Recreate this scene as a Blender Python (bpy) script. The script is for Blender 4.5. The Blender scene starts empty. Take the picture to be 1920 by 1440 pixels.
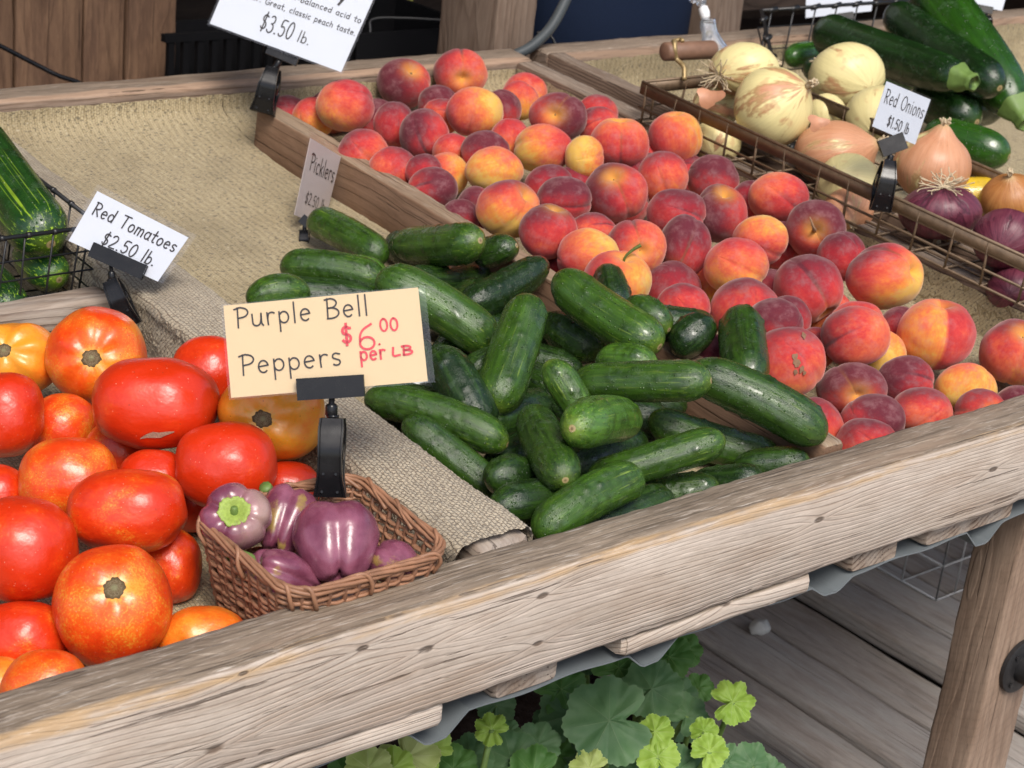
import bpy, math, random
import numpy as np
from mathutils import Vector, Matrix
rng = np.random.RandomState(7); random.seed(7)
SC = bpy.context.scene; COL = SC.collection
# ---------------------------------------------------------------- camera
F = 3422.0
M = np.array([[0.77318, -0.62589, 0.10219], [-0.17107, -0.36101, -0.91674], [0.61067, 0.69132, -0.3862]])  # rows: right, down, forward
CAM = np.array([-0.90857, -0.9817, 0.69003])
RT, UPV, TW = M[0], -M[1], -M[2]
cd = bpy.data.cameras.new('camera'); cam = bpy.data.objects.new('camera', cd); COL.objects.link(cam)
cd.sensor_width = 36; cd.lens = F / 1920 * 36; cd.clip_start = 0.05; cd.clip_end = 500
cam.matrix_world = Matrix([[RT[i], UPV[i], TW[i], CAM[i]] for i in range(3)] + [[0, 0, 0, 1]])
cd.dof.use_dof = True; cd.dof.focus_distance = 1.65; cd.dof.aperture_fstop = 17
SC.camera = cam
# ---------------------------------------------------------------- sky, sun, exposure
SUN_EL, SUN_AZ = math.radians(52), math.radians(205)     # azimuth measured from +Y (back) clockwise
w = bpy.data.worlds.new('World'); SC.world = w; w.use_nodes = True
nt = w.node_tree; sky = nt.nodes.new('ShaderNodeTexSky'); sky.sky_type = 'NISHITA'; sky.sun_disc = False
sky.sun_elevation = SUN_EL; sky.sun_rotation = SUN_AZ; sky.dust_density = 3.0; sky.air_density = 1.0; sky.ozone_density = 1.0
nt.links.new(sky.outputs[0], nt.nodes['Background'].inputs[0]); nt.nodes['Background'].inputs[1].default_value = 0.112
sl = bpy.data.lights.new('sun', 'SUN'); so = bpy.data.objects.new('sun', sl); COL.objects.link(so)
sl.energy = 1.9; sl.angle = math.radians(22); sl.color = (1.0, 0.95, 0.88)
sdir = Vector((math.sin(SUN_AZ) * math.cos(SUN_EL), math.cos(SUN_AZ) * math.cos(SUN_EL), math.sin(SUN_EL)))
so.rotation_euler = sdir.to_track_quat('Z', 'Y').to_euler()
SC.view_settings.view_transform = 'Standard'; SC.view_settings.look = 'None'; SC.view_settings.exposure = 0.66
SC.cycles.use_denoising = True; SC.cycles.max_bounces = 8; SC.cycles.transparent_max_bounces = 12
# ---------------------------------------------------------------- geometry helpers
PHI = math.radians(3.45)
YD = np.array([0, math.cos(PHI), math.sin(PHI)]); ND = np.array([0, -math.sin(PHI), math.cos(PHI)]); XD = np.array([1.0, 0, 0])
def U(u, v, h=0.0): return u * XD + v * YD + h * ND            # table coordinates: along rail, towards the back, above the rail tops
def ray(x, y): return M.T @ np.array([(x - 960) / F, (y - 720) / F, 1.0])
def at(x, y, t): return CAM + t * ray(x, y)                       # a point of the photo at distance t metres
def onh(x, y, h):
    d = ray(x, y); return CAM + (h - CAM @ ND) / (d @ ND) * d
def onz(x, y, z):
    d = ray(x, y); return CAM + (z - CAM[2]) / d[2] * d
def link(o, parent=None):
    COL.objects.link(o)
    if parent is not None: o.parent = parent
    return o
def tag(o, label=None, cat=None, group=None, kind=None):
    if label: o['label'] = label
    if cat: o['category'] = cat
    if group: o['group'] = group
    if kind: o['kind'] = kind
    return o
def thing(name, label, cat, loc=(0, 0, 0), group=None):
    o = bpy.data.objects.new(name, None); o.location = loc; o.empty_display_size = .05
    link(o); tag(o, label, cat, group); bpy.context.view_layer.update(); return o
def mobj(name, V, Fs, mat, parent=None, origin=None, smooth=True, attrs=None):
    V = np.asarray(V, float).reshape(-1, 3)
    if origin is None: origin = np.zeros(3)
    me = bpy.data.meshes.new(name); me.from_pydata((V - origin).tolist(), [], [list(map(int, f)) for f in Fs])
    for k, a in (attrs or {}).items():
        a = np.asarray(a, np.float32)
        if a.shape[1] == 3:
            at_ = me.attributes.new(k, 'FLOAT_VECTOR', 'POINT'); at_.data.foreach_set('vector', a.ravel())
        else:
            at_ = me.attributes.new(k, 'FLOAT_COLOR', 'POINT'); at_.data.foreach_set('color', a.ravel())
    if smooth: me.polygons.foreach_set('use_smooth', [True] * len(me.polygons))
    me.materials.append(mat); me.update()
    o = bpy.data.objects.new(name, me)
    link(o, parent)
    pl = np.array(parent.location) if parent is not None else np.zeros(3)
    o.location = np.asarray(origin) - pl
    return o
class MB:
    """collects verts and faces of one mesh"""
    def __init__(s): s.V = []; s.F = []; s.n = 0; s.A = []
    def add(s, V, Fs, A=None):
        V = np.asarray(V, float).reshape(-1, 3); s.V.append(V); s.F += [[i + s.n for i in f] for f in Fs]; s.n += len(V)
        s.A.append(np.zeros((len(V), 3)) if A is None else np.asarray(A, float))
    def tube(s, P, r, k=8, cap=True, flat=1.0):
        P = np.asarray(P, float); n = len(P); R = np.broadcast_to(np.asarray(r, float), (n,))
        T = np.gradient(P, axis=0); T /= np.linalg.norm(T, axis=1)[:, None] + 1e-12
        ref = np.array([0, 0, 1.0]) if abs(T[0][2]) < .9 else np.array([1.0, 0, 0])
        a = np.cross(T[0], ref); a /= np.linalg.norm(a); V = []
        for i in range(n):
            a = a - T[i] * (a @ T[i]); a /= np.linalg.norm(a) + 1e-12; b = np.cross(T[i], a)
            for j in range(k):
                q = 2 * math.pi * j / k; V.append(P[i] + R[i] * (a * math.cos(q) + b * flat * math.sin(q)))
        Fs = [[i * k + j, i * k + (j + 1) % k, (i + 1) * k + (j + 1) % k, (i + 1) * k + j] for i in range(n - 1) for j in range(k)]
        if cap: Fs += [list(range(k))[::-1], [(n - 1) * k + j for j in range(k)]]
        s.add(V, Fs)
    def box(s, c, ax, d):
        c = np.asarray(c, float); ax = np.asarray(ax, float); d = np.asarray(d, float) / 2
        V = [c + sum(ax[i] * d[i] * q[i] for i in range(3)) for q in [(x, y, z) for x in (-1, 1) for y in (-1, 1) for z in (-1, 1)]]
        s.add(V, [[0, 1, 3, 2], [4, 6, 7, 5], [0, 4, 5, 1], [2, 3, 7, 6], [0, 2, 6, 4], [1, 5, 7, 3]])
    def build(s, name, mat, parent=None, origin=None, smooth=True, lc=False):
        return mobj(name, np.concatenate(s.V), s.F, mat, parent, origin, smooth, {'lc': np.concatenate(s.A)} if lc else None)
def bez(P, n=24):
    """Catmull-Rom through the points"""
    P = np.asarray(P, float)
    if len(P) == 2: return np.linspace(P[0], P[1], n)
    Q = np.vstack([2 * P[0] - P[1], P, 2 * P[-1] - P[-2]]); out = []
    m = max(2, n // (len(P) - 1))
    for i in range(len(P) - 1):
        p0, p1, p2, p3 = Q[i:i + 4]
        for t in np.linspace(0, 1, m, endpoint=False):
            out.append(.5 * (2 * p1 + (p2 - p0) * t + (2 * p0 - 5 * p1 + 4 * p2 - p3) * t * t + (3 * p1 - p0 - 3 * p2 + p3) * t ** 3))
    out.append(P[-1]); return np.array(out)
from mathutils import noise as mn
def nz(p, s=1.0, o=0.0): return mn.noise(Vector((p[0] * s + o, p[1] * s - o, p[2] * s + 2 * o)))
# boards: local x runs along the grain
def board(name, c, ax, dims, mat, parent=None, bevel=.003, wob=.0008, seg=None, seed=None, kind=None):
    """c centre, ax rows (length, width, height) unit vectors, dims metres; edges rounded and slightly uneven"""
    ax = np.asarray(ax, float); L, Wd, H = dims; seed = random.random() * 50 if seed is None else seed
    n = seg or max(2, int(L / .02)); b = min(bevel, Wd * .3, H * .3)
    y, z = Wd / 2, H / 2
    prof = []
    for (sy, sz) in ((1, 1), (-1, 1), (-1, -1), (1, -1)):
        base = {(1, 1): 0, (-1, 1): 90, (-1, -1): 180, (1, -1): 270}[(sy, sz)]
        for k in (0, 45, 90):
            a = math.radians(base + k); prof.append((sy * (y - b) + b * math.cos(a), sz * (z - b) + b * math.sin(a)))
    k = len(prof); V = []
    xs = np.linspace(-L / 2, L / 2, n + 1); xs = np.concatenate([[xs[0] , xs[0] + b], xs[1:-1], [xs[-1] - b, xs[-1]]])
    for i, x in enumerate(xs):
        e = 1.0 if 0 < i < len(xs) - 1 else 1 - b / max(y, z) * .6
        for (py, pz) in prof:
            w1 = nz((x * 9, py * 30, pz * 30), 1, seed) * wob * 2 + nz((x * 60, py * 90, pz * 90), 1, seed) * wob
            V.append((x, py * e + np.sign(py) * w1, pz * e + np.sign(pz) * w1 * .8))
    m = len(xs)
    Fs = [[i * k + j, (i + 1) * k + j, (i + 1) * k + (j + 1) % k, i * k + (j + 1) % k] for i in range(m - 1) for j in range(k)]
    Fs += [list(range(k)), [(m - 1) * k + j for j in range(k)][::-1]]
    me = bpy.data.meshes.new(name); me.from_pydata(V, [], Fs)
    me.materials.append(mat); me.update(); me.polygons.foreach_set('use_smooth', [True] * len(me.polygons))
    try: me.set_sharp_from_angle(angle=math.radians(50))
    except Exception: pass
    o = bpy.data.objects.new(name, me); link(o, parent)
    pl = np.array(parent.location) if parent is not None else np.zeros(3)
    c = np.asarray(c, float) - pl
    o.matrix_local = Matrix([[ax[0][i], ax[1][i], ax[2][i], c[i]] for i in range(3)] + [[0, 0, 0, 1]])
    if kind: o['kind'] = kind
    return o
# ---------------------------------------------------------------- materials
class NT:
    def __init__(s, name):
        s.m = bpy.data.materials.new(name); s.m.use_nodes = True; s.t = s.m.node_tree; s.N = s.t.nodes; s.b = s.N['Principled BSDF']
    def n(s, typ, **kw):
        x = s.N.new(typ)
        for k, v in kw.items(): setattr(x, k, v)
        return x
    def set(s, sock, v):
        if isinstance(v, bpy.types.NodeSocket): s.t.links.new(v, sock)
        else:
            try: sock.default_value = v
            except Exception: sock.default_value = tuple(v) + (1,)
    def math(s, op, a, b=0.0, c=0.0, clamp=False):
        x = s.n('ShaderNodeMath', operation=op, use_clamp=clamp); s.set(x.inputs[0], a); s.set(x.inputs[1], b); s.set(x.inputs[2], c); return x.outputs[0]
    def vmath(s, op, a, b=(0, 0, 0)):
        x = s.n('ShaderNodeVectorMath', operation=op); s.set(x.inputs[0], a); s.set(x.inputs[1], b); return x.outputs[0] if op not in ('DOT_PRODUCT', 'LENGTH') else x.outputs[1]
    def coord(s, k='Object'): return s.n('ShaderNodeTexCoord').outputs[k]
    def attr(s, k, out='Vector'): return s.n('ShaderNodeAttribute', attribute_name=k).outputs[out]
    def sep(s, v): return s.n('ShaderNodeSeparateXYZ'), v
    def xyz(s, v):
        x = s.n('ShaderNodeSeparateXYZ'); s.set(x.inputs[0], v); return x.outputs
    def comb(s, x, y, z):
        c = s.n('ShaderNodeCombineXYZ')
        for i, v in enumerate((x, y, z)): s.set(c.inputs[i], v)
        return c.outputs[0]
    def noise(s, v, scale, detail=3, rough=.5, dist=0.0, out=0, lac=2.0):
        x = s.n('ShaderNodeTexNoise'); s.set(x.inputs['Vector'], v); s.set(x.inputs['Scale'], scale); s.set(x.inputs['Detail'], detail); s.set(x.inputs['Roughness'], rough); s.set(x.inputs['Distortion'], dist); return x.outputs[out]
    def voro(s, v, scale, feature='F1', out='Distance', rnd=1.0):
        x = s.n('ShaderNodeTexVoronoi', feature=feature); s.set(x.inputs['Vector'], v); s.set(x.inputs['Scale'], scale); s.set(x.inputs['Randomness'], rnd); return x.outputs[out]
    def rnd(s): return s.n('ShaderNodeObjectInfo').outputs['Random']
    def off(s, v, k=37.0):
        r = s.math('MULTIPLY', s.rnd(), k); return s.vmath('ADD', v, s.comb(r, s.math('MULTIPLY', r, 1.7), s.math('MULTIPLY', r, .6)))
    def mix(s, f, a, b, mode='MIX'):
        x = s.n('ShaderNodeMix', data_type='RGBA', blend_type=mode); s.set(x.inputs[0], f)
        for i, v in ((6, a), (7, b)):
            s.set(x.inputs[i], v if isinstance(v, bpy.types.NodeSocket) else tuple(v) + ((1,) if len(v) == 3 else ()))
        return x.outputs[2]
    def ramp(s, f, stops, interp='LINEAR'):
        x = s.n('ShaderNodeValToRGB'); s.set(x.inputs[0], f); cr = x.color_ramp; cr.interpolation = interp
        while len(cr.elements) < len(stops): cr.elements.new(.5)
        for e, (p, c) in zip(cr.elements, stops): e.position = p; e.color = tuple(c) + ((1,) if len(c) == 3 else ())
        return x.outputs[0]
    def sm(s, v, a, b, lo=0.0, hi=1.0):
        x = s.n('ShaderNodeMapRange', interpolation_type='SMOOTHSTEP'); s.set(x.inputs[0], v)
        for i, q in enumerate((a, b, lo, hi)): s.set(x.inputs[i + 1], q)
        return x.outputs[0]
    def bump(s, h, strength=.5, dist=.001):
        x = s.n('ShaderNodeBump'); s.set(x.inputs['Strength'], strength); s.set(x.inputs['Distance'], dist); s.set(x.inputs['Height'], h); s.t.links.new(x.outputs[0], s.b.inputs['Normal']); return x
    def out(s, col, rough=.5, spec=.5, **kw):
        s.set(s.b.inputs['Base Color'], col if isinstance(col, bpy.types.NodeSocket) else tuple(col) + (1,)); s.set(s.b.inputs['Roughness'], rough); s.set(s.b.inputs['Specular IOR Level'], spec)
        for k, v in kw.items(): s.set(s.b.inputs[k.replace('_', ' ')], v)
        return s.m
def plain(name, col, rough=.5, spec=.5, var=.15, scale=60, bump=.0, **kw):
    n = NT(name); v = n.off(n.coord()); f = n.noise(v, scale, 4)
    c = n.mix(f, [x * (1 - var) for x in col], [min(1, x * (1 + var)) for x in col])
    if bump: n.bump(f, bump, .001)
    return n.out(c, n.math('ADD', rough, n.math('MULTIPLY', n.math('SUBTRACT', f, .5), .25)), spec, **kw)
def wood(name, light, mid, dark, ring=120., dist=.012, contrast=1.0, knots=(), rough=.75, top=None, edge=None, fibre=.5, grey=None, bumpd=.0012, thin=False, saw=False, cracks=.7):
    """grain along local x; rings vary over y/z; weathered fibres"""
    n = NT(name); P = n.coord(); x, y, z = n.xyz(P)
    r = n.rnd(); x2 = n.math('ADD', x, n.math('MULTIPLY', r, 9.0))
    q = n.comb(n.math('MULTIPLY', x2, 1.3), n.math('MULTIPLY', y, 7.0), n.math('MULTIPLY', z, 7.0))
    big = n.noise(q, 1.6, 2, .5); q2 = n.comb(n.math('MULTIPLY', x2, 6.0), n.math('MULTIPLY', y, 30.0), n.math('MULTIPLY', z, 30.0))
    mid_n = n.noise(q2, 1.5, 3, .55)
    co = n.math('ADD', z, n.math('MULTIPLY', y, .45))
    co = n.math('ADD', co, n.math('MULTIPLY', n.math('SUBTRACT', big, .5), dist * 6))
    co = n.math('ADD', co, n.math('MULTIPLY', n.math('SUBTRACT', mid_n, .5), dist * .35))
    kn = 0.0
    for (kx, kz, kr) in knots:
        dx = n.math('MULTIPLY', n.math('SUBTRACT', x, kx), .42); dz = n.math('SUBTRACT', z, kz)
        d = n.math('SQRT', n.math('ADD', n.math('MULTIPLY', dx, dx), n.math('MULTIPLY', dz, dz)))
        g = n.math('MULTIPLY', n.math('EXPONENT', n.math('MULTIPLY', d, -1 / (kr * 2.2))), kr * 1.6)
        co = n.math('ADD', co, n.math('MULTIPLY', g, n.math('SIGN', dz)))
        k1 = n.sm(n.math('ADD', d, n.math('MULTIPLY', n.math('SUBTRACT', mid_n, .5), kr * .9)), kr * .55, kr * .25)
        kn = k1 if not isinstance(kn, bpy.types.NodeSocket) else n.math('MAXIMUM', kn, k1)
    ph = n.math('MULTIPLY', co, n.math('MULTIPLY', ring, n.math('ADD', .8, n.math('MULTIPLY', big, .4))))
    fr = n.math('FRACT', ph)
    line = n.math('MULTIPLY', n.sm(fr, .52 if thin else .35, .88), n.sm(fr, 1.0, .93))
    amt = n.sm(n.noise(q, 3.1, 3, .6), .3, .62)
    line = n.math('MULTIPLY', line, n.math('ADD', .3, n.math('MULTIPLY', amt, .7)))
    fib = n.noise(n.comb(n.math('MULTIPLY', x2, 12.0), n.math('MULTIPLY', y, 420.0), n.math('MULTIPLY', z, 420.0)), 1.0, 4, .6)
    blot = n.noise(n.comb(n.math('MULTIPLY', x2, 5.0), n.math('MULTIPLY', y, 16.0), n.math('MULTIPLY', z, 16.0)), 1.7, 5, .62)
    c = n.mix(n.sm(blot, .3, .72), light, mid)
    c = n.mix(n.math('MULTIPLY', line, contrast, clamp=True), c, dark)
    c = n.mix(n.math('MULTIPLY', n.sm(fib, .52, .75), fibre), c, [k * .45 for k in mid])
    c = n.mix(n.math('MULTIPLY', n.sm(fib, .45, .25), fibre * .6), c, [min(1, k * 1.35) for k in light])
    if grey:
        c = n.mix(n.math('MULTIPLY', n.sm(n.noise(n.comb(n.math('MULTIPLY', x2, 2.2), n.math('MULTIPLY', y, 9.0), n.math('MULTIPLY', z, 9.0)), 2.2, 5, .65), .42, .66), .7), c, grey)
    if top:
        nx, ny, nzz = n.xyz(n.coord('Normal')); mk = n.sm(nzz, .55, .85)
        t1 = n.noise(n.comb(n.math('MULTIPLY', x2, 6.0), n.math('MULTIPLY', y, 60.0), 0.0), 1.3, 5, .65)
        tc = n.mix(n.sm(t1, .3, .7), top[0], top[1]); tc = n.mix(n.math('MULTIPLY', n.sm(fib, .5, .68), .7), tc, [k * .4 for k in top[0]])
        tc = n.mix(n.math('MULTIPLY', n.sm(n.noise(n.comb(n.math('MULTIPLY', x2, 25.0), n.math('MULTIPLY', y, 500.0), 0.0), 1., 2), .62, .7), .6), tc, (.55, .5, .44))
        c = n.mix(mk, c, tc)
    if edge:
        ey, ez, ew, ecol = edge      # worn strip along an edge: y position, z position, width
        dy = n.math('ABSOLUTE', n.math('SUBTRACT', y, ey)); dz = n.math('ABSOLUTE', n.math('SUBTRACT', z, ez)); dd = n.math('ADD', dy, dz)
        wv = n.noise(n.comb(n.math('MULTIPLY', x2, 7.0), n.math('MULTIPLY', y, 40.), n.math('MULTIPLY', z, 40.)), 1.4, 4, .6)
        ek = n.sm(n.math('SUBTRACT', dd, n.math('MULTIPLY', n.math('SUBTRACT', wv, .5), ew * 2.2)), ew, ew * .35)
        c = n.mix(n.math('MULTIPLY', ek, .8), c, ecol)
    if isinstance(kn, bpy.types.NodeSocket): c = n.mix(n.math('MULTIPLY', kn, .85), c, (.045, .025, .015))
    if saw:
        sw = n.math('SINE', n.math('ADD', n.math('MULTIPLY', n.math('ADD', x, n.math('MULTIPLY', n.math('ADD', y, z), .45)), 520.0), n.math('MULTIPLY', mid_n, 9.0))); c = n.mix(n.math('MULTIPLY', n.sm(sw, .3, 1.0), n.math('MULTIPLY', n.sm(blot, .35, .6), .16)), c, [k * .5 for k in mid])
    hgt = n.math('SUBTRACT', n.math('MULTIPLY', fib, .7), n.math('MULTIPLY', line, .9))
    if isinstance(kn, bpy.types.NodeSocket): hgt = n.math('SUBTRACT', hgt, n.math('MULTIPLY', kn, 1.2))
    crk = n.math('MULTIPLY', n.sm(n.noise(n.comb(n.math('MULTIPLY', x2, 3.2), n.math('MULTIPLY', y, 240.0), n.math('MULTIPLY', z, 240.0)), 1.0, 2, .4), .665, .70), cracks)
    c = n.mix(crk, c, [k * .3 for k in dark])
    c = n.mix(n.math('MULTIPLY', n.math('ABSOLUTE', n.math('SUBTRACT', r, .5)), .5), c, [k * .6 for k in mid])
    f2 = n.noise(n.comb(n.math('MULTIPLY', x2, 30.0), n.math('MULTIPLY', y, 300.0), n.math('MULTIPLY', z, 300.0)), 1.0, 5, .75); c = n.mix(n.math('MULTIPLY', n.sm(f2, .5, .72), .4), c, [k * .5 for k in mid]); c = n.mix(n.math('MULTIPLY', n.sm(f2, .48, .3), .35), c, [min(1, k * 1.3) for k in light])
    st_ = n.noise(n.comb(n.math('MULTIPLY', x2, 3.0), n.math('MULTIPLY', y, 22.0), n.math('MULTIPLY', z, 22.0)), 1.0, 6, .7)
    c = n.mix(n.math('MULTIPLY', n.sm(st_, .52, .72), .5), c, [mid[0] * .62, mid[1] * .52, mid[2] * .44])
    hgt = n.math('SUBTRACT', hgt, n.math('MULTIPLY', crk, 1.5))
    n.bump(hgt, .6, bumpd)
    return n.out(c, rough, .3)
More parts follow.
